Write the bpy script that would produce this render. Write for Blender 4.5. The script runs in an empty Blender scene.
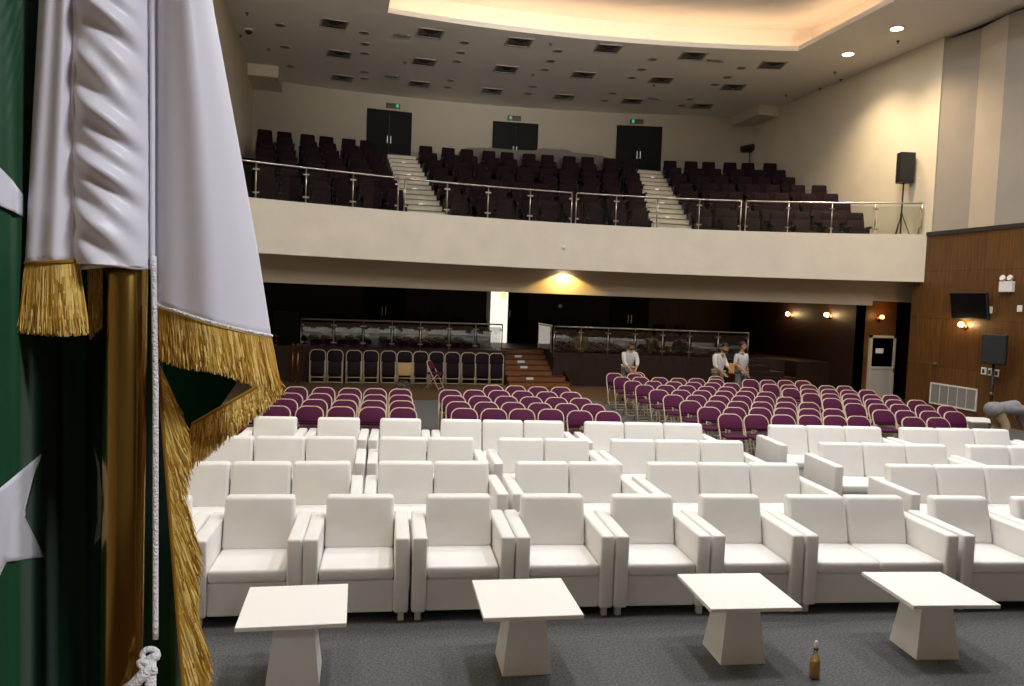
import bpy, bmesh, math, random
from mathutils import Vector, Matrix
random.seed(7)
C = bpy.context.scene.collection
PI = math.pi
R = math.radians

# ------------------------------------------------------------------ camera
FPX, YAW, PITCH, ROLL, EYE = 767.6, .2285, .0576, .0367, 2.55
_f = Vector((math.sin(YAW)*math.cos(PITCH), math.cos(YAW)*math.cos(PITCH), -math.sin(PITCH)))
_r0 = Vector((math.cos(YAW), -math.sin(YAW), 0)); _u0 = _r0.cross(_f)
_r = _r0*math.cos(ROLL) + _u0*math.sin(ROLL); _u = _r.cross(_f)
CAM = Vector((0, 0, EYE))
cam_d = bpy.data.cameras.new('camera'); cam = bpy.data.objects.new('camera', cam_d); C.objects.link(cam)
cam_d.sensor_fit = 'HORIZONTAL'; cam_d.sensor_width = 36; cam_d.lens = FPX/1024*36; cam_d.clip_start = .05; cam_d.clip_end = 200
m = Matrix((( _r.x, _u.x, -_f.x, 0), (_r.y, _u.y, -_f.y, 0), (_r.z, _u.z, -_f.z, EYE), (0, 0, 0, 1)))
cam.matrix_world = m
bpy.context.scene.camera = cam

def ray(px, py): return _f + _r*((px-512)/FPX) - _u*((py-343)/FPX)
def atY(px, py, Y):
    d = ray(px, py); return CAM + d*(Y/d.y)
def atZ(px, py, z):
    d = ray(px, py); return CAM + d*((z-EYE)/d.z)
def atX(px, py, X):
    d = ray(px, py); return CAM + d*(X/d.x)
def proj(p):
    v = Vector(p)-CAM; z = v.dot(_f); return (512+FPX*v.dot(_r)/z, 343-FPX*v.dot(_u)/z)

# ------------------------------------------------------------------ materials
def lin(c):
    return tuple((x/12.92 if x <= .04045 else ((x+.055)/1.055)**2.4) for x in c)
def rgb(r, g, b): return lin((r/255, g/255, b/255))
def mat(name, col, rough=.6, metal=0., noise=0., nscale=20., spec=.5, bump=0., bscale=60., sheen=0., stretch=None):
    mt = bpy.data.materials.new(name); mt.use_nodes = True
    nt = mt.node_tree; b = nt.nodes['Principled BSDF']
    b.inputs['Base Color'].default_value = (*col, 1); b.inputs['Roughness'].default_value = rough
    b.inputs['Metallic'].default_value = metal; b.inputs['Specular IOR Level'].default_value = spec
    if sheen: b.inputs['Sheen Weight'].default_value = sheen
    tc = nt.nodes.new('ShaderNodeTexCoord')
    src = tc.outputs['Object']
    if stretch:
        mp = nt.nodes.new('ShaderNodeMapping'); mp.inputs['Scale'].default_value = stretch
        nt.links.new(src, mp.inputs[0]); src = mp.outputs[0]
    if noise:
        n = nt.nodes.new('ShaderNodeTexNoise'); n.inputs['Scale'].default_value = nscale; n.inputs['Detail'].default_value = 5
        nt.links.new(src, n.inputs['Vector'])
        rp = nt.nodes.new('ShaderNodeValToRGB')
        rp.color_ramp.elements[0].position = .3; rp.color_ramp.elements[1].position = .7
        rp.color_ramp.elements[0].color = (*[c*(1-noise) for c in col], 1)
        rp.color_ramp.elements[1].color = (*[min(1, c*(1+noise)) for c in col], 1)
        nt.links.new(n.outputs['Fac'], rp.inputs[0]); nt.links.new(rp.outputs[0], b.inputs['Base Color'])
    if bump:
        n2 = nt.nodes.new('ShaderNodeTexNoise'); n2.inputs['Scale'].default_value = bscale
        nt.links.new(src, n2.inputs['Vector'])
        bp = nt.nodes.new('ShaderNodeBump'); bp.inputs['Strength'].default_value = bump; bp.inputs['Distance'].default_value = .01
        nt.links.new(n2.outputs['Fac'], bp.inputs['Height']); nt.links.new(bp.outputs[0], b.inputs['Normal'])
    return mt
def emis(name, col, s):
    mt = bpy.data.materials.new(name); mt.use_nodes = True; nt = mt.node_tree
    for n in list(nt.nodes):
        if n.type == 'BSDF_PRINCIPLED': nt.nodes.remove(n)
    e = nt.nodes.new('ShaderNodeEmission'); e.inputs[0].default_value = (*col, 1); e.inputs[1].default_value = s
    nt.links.new(e.outputs[0], nt.nodes['Material Output'].inputs[0]); return mt
def wood_panels(name, ca, cb, pw, ph, axes='YZ', off=(0, 0), rough=.38):
    """veneer panels with dark hairline joints and an upright grain"""
    mt = bpy.data.materials.new(name); mt.use_nodes = True; nt = mt.node_tree; b = nt.nodes['Principled BSDF']
    tc = nt.nodes.new('ShaderNodeTexCoord'); sx = nt.nodes.new('ShaderNodeSeparateXYZ'); cb_ = nt.nodes.new('ShaderNodeCombineXYZ')
    nt.links.new(tc.outputs['Object'], sx.inputs[0])
    for k, a in enumerate(axes):
        ad = nt.nodes.new('ShaderNodeMath'); ad.operation = 'ADD'; ad.inputs[1].default_value = off[k]
        nt.links.new(sx.outputs[a], ad.inputs[0]); nt.links.new(ad.outputs[0], cb_.inputs[k])
    br = nt.nodes.new('ShaderNodeTexBrick'); br.offset = 0; br.inputs['Scale'].default_value = 1
    br.inputs['Brick Width'].default_value = pw; br.inputs['Row Height'].default_value = ph
    br.inputs['Mortar Size'].default_value = .006; br.inputs['Mortar Smooth'].default_value = 0
    br.inputs['Color1'].default_value = (*ca, 1); br.inputs['Color2'].default_value = (*cb, 1)
    br.inputs['Mortar'].default_value = (*[c*.35 for c in ca], 1)
    nt.links.new(cb_.outputs[0], br.inputs[0])
    mp = nt.nodes.new('ShaderNodeMapping'); mp.inputs['Scale'].default_value = (9, .7, 9)
    nt.links.new(cb_.outputs[0], mp.inputs[0])
    nz = nt.nodes.new('ShaderNodeTexNoise'); nz.inputs['Scale'].default_value = 2.2; nz.inputs['Detail'].default_value = 6
    nt.links.new(mp.outputs[0], nz.inputs['Vector'])
    rp = nt.nodes.new('ShaderNodeValToRGB'); rp.color_ramp.elements[0].color = (.62, .58, .55, 1); rp.color_ramp.elements[1].color = (1.25, 1.2, 1.15, 1)
    rp.color_ramp.elements[0].position = .3; rp.color_ramp.elements[1].position = .7
    nt.links.new(nz.outputs['Fac'], rp.inputs[0])
    mx = nt.nodes.new('ShaderNodeMixRGB'); mx.blend_type = 'MULTIPLY'; mx.inputs[0].default_value = 1
    nt.links.new(br.outputs['Color'], mx.inputs[1]); nt.links.new(rp.outputs[0], mx.inputs[2])
    nt.links.new(mx.outputs[0], b.inputs['Base Color']); b.inputs['Roughness'].default_value = rough
    b.inputs['Specular IOR Level'].default_value = .35
    return mt
def glass(name, tint, refl=.06):
    mt = bpy.data.materials.new(name); mt.use_nodes = True; nt = mt.node_tree
    for n in list(nt.nodes):
        if n.type == 'BSDF_PRINCIPLED': nt.nodes.remove(n)
    t = nt.nodes.new('ShaderNodeBsdfTransparent'); t.inputs[0].default_value = (*tint, 1)
    g = nt.nodes.new('ShaderNodeBsdfGlossy'); g.inputs['Roughness'].default_value = .02
    fr = nt.nodes.new('ShaderNodeLayerWeight'); fr.inputs['Blend'].default_value = .35
    ad = nt.nodes.new('ShaderNodeMath'); ad.operation = 'ADD'; ad.inputs[1].default_value = refl; ad.use_clamp = True
    nt.links.new(fr.outputs['Fresnel'], ad.inputs[0])
    mx = nt.nodes.new('ShaderNodeMixShader')
    nt.links.new(ad.outputs[0], mx.inputs[0]); nt.links.new(t.outputs[0], mx.inputs[1]); nt.links.new(g.outputs[0], mx.inputs[2])
    nt.links.new(mx.outputs[0], nt.nodes['Material Output'].inputs[0]); return mt

M = {}
M['paint'] = mat('cream_paint', rgb(222, 212, 192), .75, noise=.04, nscale=1.2)
M['paint_dark'] = mat('taupe_paint', rgb(184, 175, 158), .8, noise=.03, nscale=1)
M['ceil'] = mat('ceiling_paint', rgb(232, 226, 216), .85, noise=.02, nscale=.6)
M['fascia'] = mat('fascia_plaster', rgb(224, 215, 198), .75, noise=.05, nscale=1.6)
M['white_trim'] = mat('white_trim_paint', rgb(235, 232, 225), .5)
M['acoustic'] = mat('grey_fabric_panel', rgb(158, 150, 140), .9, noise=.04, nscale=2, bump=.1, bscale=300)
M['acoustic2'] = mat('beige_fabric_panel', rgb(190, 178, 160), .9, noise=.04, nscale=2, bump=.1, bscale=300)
M['carpet'] = mat('charcoal_carpet', rgb(96, 96, 97), .95, noise=.38, nscale=55, bump=.4, bscale=240, spec=.1)
M['floorwood'] = mat('dull_wood_floor', rgb(88, 66, 46), .5, noise=.2, nscale=3, stretch=(.6, 8, 1))
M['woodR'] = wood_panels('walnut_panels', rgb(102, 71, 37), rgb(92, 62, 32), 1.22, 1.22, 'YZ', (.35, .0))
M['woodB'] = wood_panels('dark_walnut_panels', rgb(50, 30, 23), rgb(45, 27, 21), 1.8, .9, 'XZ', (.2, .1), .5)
M['woodStep'] = mat('step_wood', rgb(128, 80, 44), .4, noise=.25, nscale=4, stretch=(1, 10, 10))
M['black'] = mat('black_plastic', rgb(28, 28, 30), .5)
M['grillecloth'] = mat('speaker_grille', rgb(34, 34, 36), .8, noise=.2, nscale=300)
M['doordark'] = mat('navy_door_laminate', rgb(11, 11, 14), .6, noise=.08, spec=.2, nscale=3)
M['steel'] = mat('brushed_steel', rgb(190, 182, 170), .3, 1.)
M['brass'] = mat('polished_brass', rgb(186, 128, 52), .22, 1.)
M['polegold'] = mat('gold_pole', rgb(150, 120, 62), .2, 1.)
M['glassb'] = glass('balcony_glass', (.92, .945, .93), .03)
M['glassp'] = glass('platform_glass', (.72, .76, .75), .1)
M['pane'] = glass('door_pane', (.3, .26, .3), .05)
M['leather'] = mat('white_leather', rgb(234, 232, 228), .42, noise=.015, nscale=6, bump=.05, bscale=220)
M['laminate'] = mat('white_laminate', rgb(243, 241, 236), .35)
M['footwhite'] = mat('white_metal_foot', rgb(225, 222, 216), .35)
M['plum'] = mat('plum_vinyl', rgb(78, 20, 56), .75, spec=.2, noise=.07, nscale=30)
M['tube'] = mat('beige_tube', rgb(206, 188, 160), .4, spec=.6)
M['seatdark'] = mat('maroon_seat_fabric', rgb(36, 20, 25), .85, spec=.2, noise=.12, nscale=40)
M['foldshaded'] = mat('shaded_maroon_vinyl', rgb(26, 12, 18), .7, spec=.2)  # maroon darkened further: the balcony's shade is put into the colour
M['seatblack'] = mat('black_seat_plastic', rgb(30, 29, 32), .5)
M['marble'] = mat('cream_step_stone', rgb(225, 215, 195), .4, noise=.08, nscale=4)
M['nosing'] = mat('grey_nosing', rgb(120, 108, 92), .5)
M['tierfloor'] = mat('dark_tier_carpet', rgb(52, 46, 46), .95, noise=.1, nscale=30)
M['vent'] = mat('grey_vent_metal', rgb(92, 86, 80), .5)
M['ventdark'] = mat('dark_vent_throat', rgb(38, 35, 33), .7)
M['ventframe'] = mat('vent_frame', rgb(170, 160, 146), .6)
M['skin'] = mat('skin', rgb(176, 124, 92), .55)
M['hair'] = mat('black_hair', rgb(24, 20, 18), .6)
M['shirt'] = mat('light_grey_cotton', rgb(206, 202, 198), .9, noise=.06, nscale=14)
M['shirt2'] = mat('grey_blue_cotton', rgb(186, 184, 184), .9, noise=.06, nscale=14)
M['shirtgrey'] = mat('mid_grey_cotton', rgb(128, 126, 130), .9, noise=.12, nscale=12)
M['khaki'] = mat('khaki_cotton', rgb(170, 150, 118), .9, noise=.08, nscale=14)
M['trouser'] = mat('grey_trouser', rgb(120, 114, 108), .9)
M['shoe'] = mat('dark_shoe', rgb(35, 28, 24), .5)
M['tan'] = mat('tan_board', rgb(196, 156, 98), .7, noise=.08, nscale=12)
M['satin'] = mat('white_satin', rgb(222, 220, 230), .42, sheen=.3)
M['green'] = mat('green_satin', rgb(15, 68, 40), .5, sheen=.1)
M['greenshade'] = mat('shaded_green_satin', rgb(12, 46, 30), 1, spec=0)  # darkened copy of the green: the fold's shade is put into the colour
M['fringe'] = mat('gold_bullion', rgb(206, 160, 62), .34, .2)
def _fringe(mt):
    nt = mt.node_tree; b = nt.nodes['Principled BSDF']; g_ = nt.nodes.new('ShaderNodeNewGeometry'); rp = nt.nodes.new('ShaderNodeValToRGB')
    e = rp.color_ramp.elements; e[0].color = (*rgb(140, 96, 30), 1); e[1].color = (*rgb(255, 232, 150), 1); e[1].position = 1
    m_ = e.new(.55); m_.color = (*rgb(220, 174, 74), 1)
    nt.links.new(g_.outputs['Random Per Island'], rp.inputs[0]); nt.links.new(rp.outputs[0], b.inputs['Base Color'])
_fringe(M['fringe'])
M['cord'] = mat('white_cord', rgb(232, 230, 232), .8, bump=.5, bscale=600)
M['plate'] = mat('white_plastic', rgb(228, 226, 220), .4)
M['screen'] = mat('dark_screen', rgb(16, 16, 18), .2)
M['grilleback'] = mat('grey_grille', rgb(150, 148, 146), .6, noise=.1, nscale=40)
M['booth'] = mat('grey_booth_laminate', rgb(120, 114, 104), .7, noise=.06, nscale=4)
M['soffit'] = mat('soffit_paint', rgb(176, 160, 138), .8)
M['stagefloor'] = mat('stage_boards', rgb(98, 70, 48), .5, noise=.15, nscale=3, stretch=(8, .6, 1))
M['plastic'] = glass('clear_plastic', (.82, .84, .86), .12)
M['juice'] = mat('amber_liquid', rgb(255, 205, 84), .2)
M['bottleglass'] = glass('clear_bottle', (.9, .9, .86), .05)
M['cove_led'] = emis('cove_led_strip', (1., .66, .40), 13)
M['bulb'] = emis('warm_bulb', (1., .72, .36), 60)
M['redbulb'] = emis('red_amber_bulb', (1., .42, .12), 6)
M['downlight'] = emis('lit_downlight', (1., .88, .7), 45)
M['daylight'] = emis('bright_lobby', (1., .90, .76), 1.05)
M['exitgreen'] = emis('exit_green', (.1, .8, .35), .45)
M['steplight'] = emis('step_marker', (1., .9, .7), .7)
M['amber'] = emis('amber_lamp', (1., .66, .12), 2.5)

# ------------------------------------------------------------------ mesh helper
class MB:
    def __init__(s): s.v = []; s.f = []
    def add(s, vs, fs):
        b = len(s.v); s.v += [Vector(v) for v in vs]; s.f += [tuple(b+i for i in f) for f in fs]; return s
    def box(s, x0, x1, y0, y1, z0, z1, T=None):
        vs = [Vector((x, y, z)) for z in (z0, z1) for y in (y0, y1) for x in (x0, x1)]
        if T: vs = [T @ v for v in vs]
        return s.add(vs, [(0, 2, 3, 1), (4, 5, 7, 6), (0, 1, 5, 4), (2, 6, 7, 3), (0, 4, 6, 2), (1, 3, 7, 5)])
    def frustum(s, b, t):   # two quads (4 pts each, same winding ccw seen from top)
        return s.add(list(b)+list(t), [(3, 2, 1, 0), (4, 5, 6, 7)]+[(i, (i+1) % 4, 4+(i+1) % 4, 4+i) for i in range(4)])
    def prism(s, poly, z0, z1, T=None):
        n = len(poly); vs = [Vector((x, y, z0)) for x, y in poly]+[Vector((x, y, z1)) for x, y in poly]
        if T: vs = [T @ v for v in vs]
        return s.add(vs, [tuple(range(n-1, -1, -1)), tuple(range(n, 2*n))]+[(i, (i+1) % n, n+(i+1) % n, n+i) for i in range(n)])
    def tube(s, path, r, n=8, closed=False):
        P = [Vector(p) for p in path]; rs = r if isinstance(r, (list, tuple)) else [r]*len(P)
        N = len(P); rings = []; up = None
        for i, p in enumerate(P):
            a = P[(i-1) % N] if closed else P[max(i-1, 0)]; b = P[(i+1) % N] if closed else P[min(i+1, N-1)]
            t = (b-a).normalized()
            if up is None: up = t.orthogonal().normalized()
            up = (up - t*up.dot(t)); up = up.normalized() if up.length > 1e-6 else t.orthogonal().normalized()
            w = t.cross(up)
            rings.append([p+(up*math.cos(2*PI*k/n)+w*math.sin(2*PI*k/n))*rs[i] for k in range(n)])
        vs = [v for q in rings for v in q]; fs = []
        L = N if closed else N-1
        for i in range(L):
            j = (i+1) % N
            for k in range(n): fs.append((i*n+k, i*n+(k+1) % n, j*n+(k+1) % n, j*n+k))
        if not closed: fs += [tuple(range(n-1, -1, -1)), tuple((N-1)*n+k for k in range(n))]
        return s.add(vs, fs)
    def lathe(s, prof, n=20, c=(0, 0, 0), T=None):   # prof: (r, z)
        vs = []
        for r, z in prof:
            vs += [Vector((c[0]+max(r, 1e-4)*math.cos(2*PI*k/n), c[1]+max(r, 1e-4)*math.sin(2*PI*k/n), c[2]+z)) for k in range(n)]
        if T: vs = [T @ v for v in vs]
        m_ = len(prof)
        fs = [(i*n+k, i*n+(k+1) % n, (i+1)*n+(k+1) % n, (i+1)*n+k) for i in range(m_-1) for k in range(n)]
        fs += [tuple(range(n-1, -1, -1)), tuple((m_-1)*n+k for k in range(n))]
        return s.add(vs, fs)
    def grid(s, fn, nu, nv):
        vs = [fn(i/nu, j/nv) for j in range(nv+1) for i in range(nu+1)]
        return s.add(vs, [(j*(nu+1)+i, j*(nu+1)+i+1, (j+1)*(nu+1)+i+1, (j+1)*(nu+1)+i) for j in range(nv) for i in range(nu)])
    def build(s, name, m_, parent=None, smooth=False, bevel=0, seg=2, solid=0):
        me = bpy.data.meshes.new(name); me.from_pydata([tuple(v) for v in s.v], [], s.f); me.update()
        bm = bmesh.new(); bm.from_mesh(me); bmesh.ops.recalc_face_normals(bm, faces=bm.faces)
        if bevel: bmesh.ops.bevel(bm, geom=list(bm.edges), offset=bevel, segments=seg, profile=.5, affect='EDGES', clamp_overlap=True)
        bm.to_mesh(me); bm.free()
        if smooth:
            for p in me.polygons: p.use_smooth = True
        me.materials.append(m_ if not isinstance(m_, str) else M[m_])
        o = bpy.data.objects.new(name, me); C.objects.link(o)
        if parent: o.parent = parent
        if solid:
            md = o.modifiers.new('thickness', 'SOLIDIFY'); md.thickness = solid
        return o

def tag(o, label, cat, group=None, kind=None):
    if label: o['label'] = label
    if cat: o['category'] = cat
    if group: o['group'] = group
    if kind: o['kind'] = kind
    return o
def struct(o): o['kind'] = 'structure'; return o
def thing(name, loc, rz=0., label=None, cat=None, group=None):
    o = bpy.data.objects.new(name, None); C.objects.link(o); o.empty_display_size = .1
    o.location = loc; o.rotation_euler = (0, 0, rz); return tag(o, label, cat, group)
KIDS = {}
def kids(o):
    if o.name not in KIDS: KIDS[o.name] = [c for c in C.objects if c.parent is o]
    return KIDS[o.name]
def dup(root, loc=None, rz=None, label=None, group=None, cat=None, parent=None):
    src = list(kids(root))
    c = root.copy(); C.objects.link(c)
    if parent is not None: c.parent = parent
    if loc is not None: c.location = loc
    if rz is not None: c.rotation_euler = (0, 0, rz)
    if label: c['label'] = label
    if group: c['group'] = group
    if cat: c['category'] = cat
    for k in src: dup(k, parent=c)
    return c
ORD = ['zeroth', 'first', 'second', 'third', 'fourth', 'fifth', 'sixth', 'seventh', 'eighth', 'ninth', 'tenth', 'eleventh', 'twelfth', 'thirteenth', 'fourteenth', 'fifteenth', 'sixteenth']
def rotz(a): return Matrix.Rotation(a, 4, 'Z')

# ------------------------------------------------------------------ curves of the hall
def fas(x):  d = x-6; return -3.0865e-4*d**3 - .02609*d*d - .01124*d + 19.995
def bak(x):  d = x-6; return -.015484*d*d - .07059*d + 28.552
def cov(x):  d = x-6; return -.018973*d*d - .04197*d + 20.552
def plat(x): return 22.4 - .012*max(0, x-2)**2
def slope(fn, x): return math.atan2(fn(x+.05)-fn(x-.05), .1)
def lerp(a, b, t): return a+(b-a)*t
XL, XR, ZC = -2.87, 15.2, 9.72
def strip_x(fn, px, pz):
    """x at which the curve fn shows at column px (height pz)"""
    a, b = XL-1, XR+2
    for _ in range(50):
        c = (a+b)/2
        if proj((c, fn(c), pz))[0] < px: a = c
        else: b = c
    return (a+b)/2

# ------------------------------------------------------------------ setting
# floor, stage
struct(MB().box(XL-.3, 17, -7, 30, -.2, -.004).build('floor', 'floorwood'))
cp = MB().prism([(XL, 2.3), (XR, 2.3), (XR, 16.5), (9.5, 18.6), (5.2, 18.8), (1.8, 18.6), (XL, 18.2)], -.004, .0)
struct(cp.build('floor_carpet', 'carpet'))
struct(MB().box(XL, XR, -7, 2.3, -.004, 1.0).build('floor_stage', 'stagefloor'))
struct(MB().box(XL, XR, -7.2, -7, 0, ZC).build('wall_stage', 'paint_dark'))
# left wall
struct(MB().box(XL-.25, XL, -7, 29, 0, ZC+.9).build('wall_left', 'paint'))
# right wall: walnut below, paint and folded fabric panels above
struct(MB().box(XR, XR+.12, 2.3, 17.84, 0, 4.62).build('wall_right_panelling', 'woodR'))
struct(MB().box(XR, XR+.25, 17.3, 28, 4.62, ZC+.02).build('wall_right', 'paint'))
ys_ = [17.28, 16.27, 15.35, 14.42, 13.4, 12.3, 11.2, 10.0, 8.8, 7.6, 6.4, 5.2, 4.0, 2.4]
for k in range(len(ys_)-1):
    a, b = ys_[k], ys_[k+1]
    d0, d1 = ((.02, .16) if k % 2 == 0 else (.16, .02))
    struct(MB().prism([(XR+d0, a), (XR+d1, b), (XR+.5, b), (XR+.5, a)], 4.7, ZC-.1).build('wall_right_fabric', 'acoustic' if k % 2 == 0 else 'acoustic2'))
struct(MB().box(XR+.2, XR+.4, 2.3, 17.28, ZC-.1, ZC).build('gap_shade_strip', 'ventdark'))  # dark strip stands for the shade in the gap above the panels
struct(MB().box(XR-.03, XR+.3, 2.3, 17.44, 4.60, 4.70).build('trim_1', 'ventdark'))
# back wall of the balcony (curved)
n = 40
xs = [XL-.1+(XR+.2-XL+.1)*i/n for i in range(n+1)]
struct(MB().prism([(x, bak(x)) for x in xs]+[(x, bak(x)+.25) for x in reversed(xs)], 0, ZC).build('wall_back', 'paint_dark'))

# ceiling with the raised cove
cx0, cx1, cy0 = 1.15, 12.4, 4.5
hole = [(cx0, cy0), (cx1, cy0)]+[(cx1-(cx1-cx0)*i/24, cov(cx1-(cx1-cx0)*i/24)) for i in range(25)]
mb = MB()
mb.add([(XL-.3, -7.3, ZC), (XR+.4, -7.3, ZC), (XR+.4, cy0, ZC), (XL-.3, cy0, ZC)], [(0, 1, 2, 3)])
mb.add([(XL-.3, cy0, ZC), (cx0, cy0, ZC), (cx0, cov(cx0), ZC), (cx0, 29.3, ZC), (XL-.3, 29.3, ZC)], [(0, 1, 2, 3, 4)])
mb.add([(cx1, cy0, ZC), (XR+.4, cy0, ZC), (XR+.4, 29.3, ZC), (cx1, 29.3, ZC), (cx1, cov(cx1), ZC)], [(0, 1, 2, 3, 4)])
for i in range(24):
    xa, xb = cx0+(cx1-cx0)*i/24, cx0+(cx1-cx0)*(i+1)/24
    mb.add([(xa, cov(xa), ZC), (xb, cov(xb), ZC), (xb, 29.3, ZC), (xa, 29.3, ZC)], [(0, 1, 2, 3)])
ce = mb.build('ceiling', 'ceil'); struct(ce)
# cove: lip, shelf, recess wall and recess ceiling
def off(poly, d):
    out = []; n_ = len(poly)
    for i in range(n_):
        a, b, c = Vector(poly[i-1]), Vector(poly[i]), Vector(poly[(i+1) % n_])
        n1 = Vector(((b-a).y, -(b-a).x)).normalized(); n2 = Vector(((c-b).y, -(c-b).x)).normalized()
        q = (n1+n2).normalized(); out.append(tuple(b+q*d/max(.5, q.dot(n1))))
    return out
outer = off(hole, .8); lipo = off(hole, .03)
N = len(hole)
mb = MB()
for i in range(N):
    j = (i+1) % N
    mb.add([(*hole[i], ZC), (*hole[j], ZC), (*hole[j], ZC+.13), (*hole[i], ZC+.13)], [(0, 1, 2, 3)])
    mb.add([(*hole[i], ZC+.13), (*hole[j], ZC+.13), (*lipo[j], ZC+.13), (*lipo[i], ZC+.13)], [(0, 1, 2, 3)])
    mb.add([(*lipo[i], ZC+.01), (*lipo[j], ZC+.01), (*lipo[j], ZC+.13), (*lipo[i], ZC+.13)], [(0, 1, 2, 3)])
    mb.add([(*lipo[i], ZC+.01), (*lipo[j], ZC+.01), (*outer[j], ZC+.01), (*outer[i], ZC+.01)], [(0, 1, 2, 3)])
struct(mb.build('ceiling_cove_trim', 'white_trim'))
mb = MB()
for i in range(N):
    j = (i+1) % N
    mb.add([(*outer[i], ZC+.01), (*outer[j], ZC+.01), (*outer[j], ZC+.85), (*outer[i], ZC+.85)], [(0, 1, 2, 3)])
mb.add([(*p, ZC+.85) for p in outer], [tuple(range(N))])
struct(mb.build('ceiling_recess', 'ceil'))
led = off(hole, .16)
mb = MB(); mb.tube([(*p, ZC+.05) for p in led], .022, 6, closed=True)
tag(mb.build('cove_light', 'cove_led'), 'warm glowing strip light hidden behind the lip of the raised ceiling', 'light')

# bulkheads in the back corners
struct(MB().box(XL, -1.93, 26.2, 28.4, ZC-.36, ZC).build('ceiling_beam', 'paint'))
struct(MB().box(14.4, XR+.05, 24.9, 27.2, ZC-.36, ZC).build('ceiling_beam', 'paint'))

# ---------------- balcony: fascia, soffit face, tiers
xs = [XL+(XR-XL)*i/48 for i in range(49)]
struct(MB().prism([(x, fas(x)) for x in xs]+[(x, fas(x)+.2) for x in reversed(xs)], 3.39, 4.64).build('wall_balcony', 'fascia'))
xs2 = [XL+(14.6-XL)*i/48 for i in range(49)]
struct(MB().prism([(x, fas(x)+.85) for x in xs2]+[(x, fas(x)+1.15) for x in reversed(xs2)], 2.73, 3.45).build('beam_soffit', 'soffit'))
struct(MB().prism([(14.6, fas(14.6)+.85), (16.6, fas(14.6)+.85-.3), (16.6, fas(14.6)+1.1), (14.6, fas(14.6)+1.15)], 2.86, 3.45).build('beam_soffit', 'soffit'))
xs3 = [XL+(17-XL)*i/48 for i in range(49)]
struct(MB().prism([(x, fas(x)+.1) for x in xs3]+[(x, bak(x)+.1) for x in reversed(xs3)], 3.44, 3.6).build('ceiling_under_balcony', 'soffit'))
NR = 7
def row(i, x):      # line of the seat backs, row i
    return lerp(fas(x)+1.35, bak(x)-2.05, i/(NR-1))
def rz_(i): return 4.3+.383*i
mb = MB()
xs = [XL+(XR-XL)*i/30 for i in range(31)]
for i in range(NR+1):
    z = rz_(i) if i < NR else 7.28
    def fr(x, i=i): return fas(x)+.15 if i == 0 else (row(i, x)-.62 if i < NR else row(NR-1, x)+.45)
    def bk(x, i=i): return row(i+1, x)-.62 if i < NR-1 else (row(NR-1, x)+.45 if i == NR-1 else bak(x)+.1)
    xu = xs if i < NR else [x for x in xs if .7 < x < 12.6]
    mb.prism([(x, fr(x)) for x in xu]+[(x, bk(x)) for x in reversed(xu)], 3.58, z)
    if i == NR: mb.prism([(x, fr(x)) for x in xs]+[(x, bk(x)) for x in reversed(xs)], 3.58, 6.6)
struct(mb.build('floor_balcony', 'tierfloor'))

def aisle(nm, xa, xb):   # xa,xb: (x at Y=27, x at Y=20) for both sides
    def ex(e, Y): return lerp(e[1], e[0], (Y-20)/7)
    mbs = MB(); nos = MB(); ml = MB()
    K = 15; xm = (xa[0]+xb[0])/2
    y0, y1 = row(0, xm)-.45, row(NR-1, xm)+.5
    for j in range(K):
        ya, yb = lerp(y0, y1, j/K), y1+.05
        z0, z1 = 4.3+(7.28-4.3)*j/K, 4.3+(7.28-4.3)*(j+1)/K
        mbs.add([(ex(xa, ya), ya, z0), (ex(xb, ya), ya, z0), (ex(xb, ya), ya, z1), (ex(xa, ya), ya, z1)], [(0, 1, 2, 3)])
        yn = lerp(y0, y1, (j+1)/K)
        mbs.add([(ex(xa, ya), ya, z1), (ex(xb, ya), ya, z1), (ex(xb, yn), yn, z1), (ex(xa, yn), yn, z1)], [(0, 1, 2, 3)])
        for e in (xa, xb):
            mbs.add([(ex(e, ya), ya, z0-.25), (ex(e, yn), yn, z0-.25), (ex(e, yn), yn, z1), (ex(e, ya), ya, z1)], [(0, 1, 2, 3)])
        nos.box(ex(xa, ya)+.01, ex(xb, ya)-.01, ya-.025, ya-.002, z1-.014, z1+.003)
        if j % 3 == 1: ml.box((ex(xa, ya)+ex(xb, ya))/2-.06, (ex(xa, ya)+ex(xb, ya))/2+.06, ya-.012, ya-.003, z0+.05, z0+.10)
    o = struct(mbs.build('floor_aisle_steps', 'marble')); nos.build('nosing', 'nosing', o); ml.build('step_light', 'steplight', o)
A1 = ((1.62, 1.92), (2.56, 3.03)); A2 = ((10.62, 8.62), (11.72, 9.9))
def tr(p): return (p[0], p[1])
aisle('a', (A1[0][0], A1[0][1]), (A1[1][0], A1[1][1]))
aisle('b', (A2[0][0], A2[0][1]), (A2[1][0], A2[1][1]))

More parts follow.
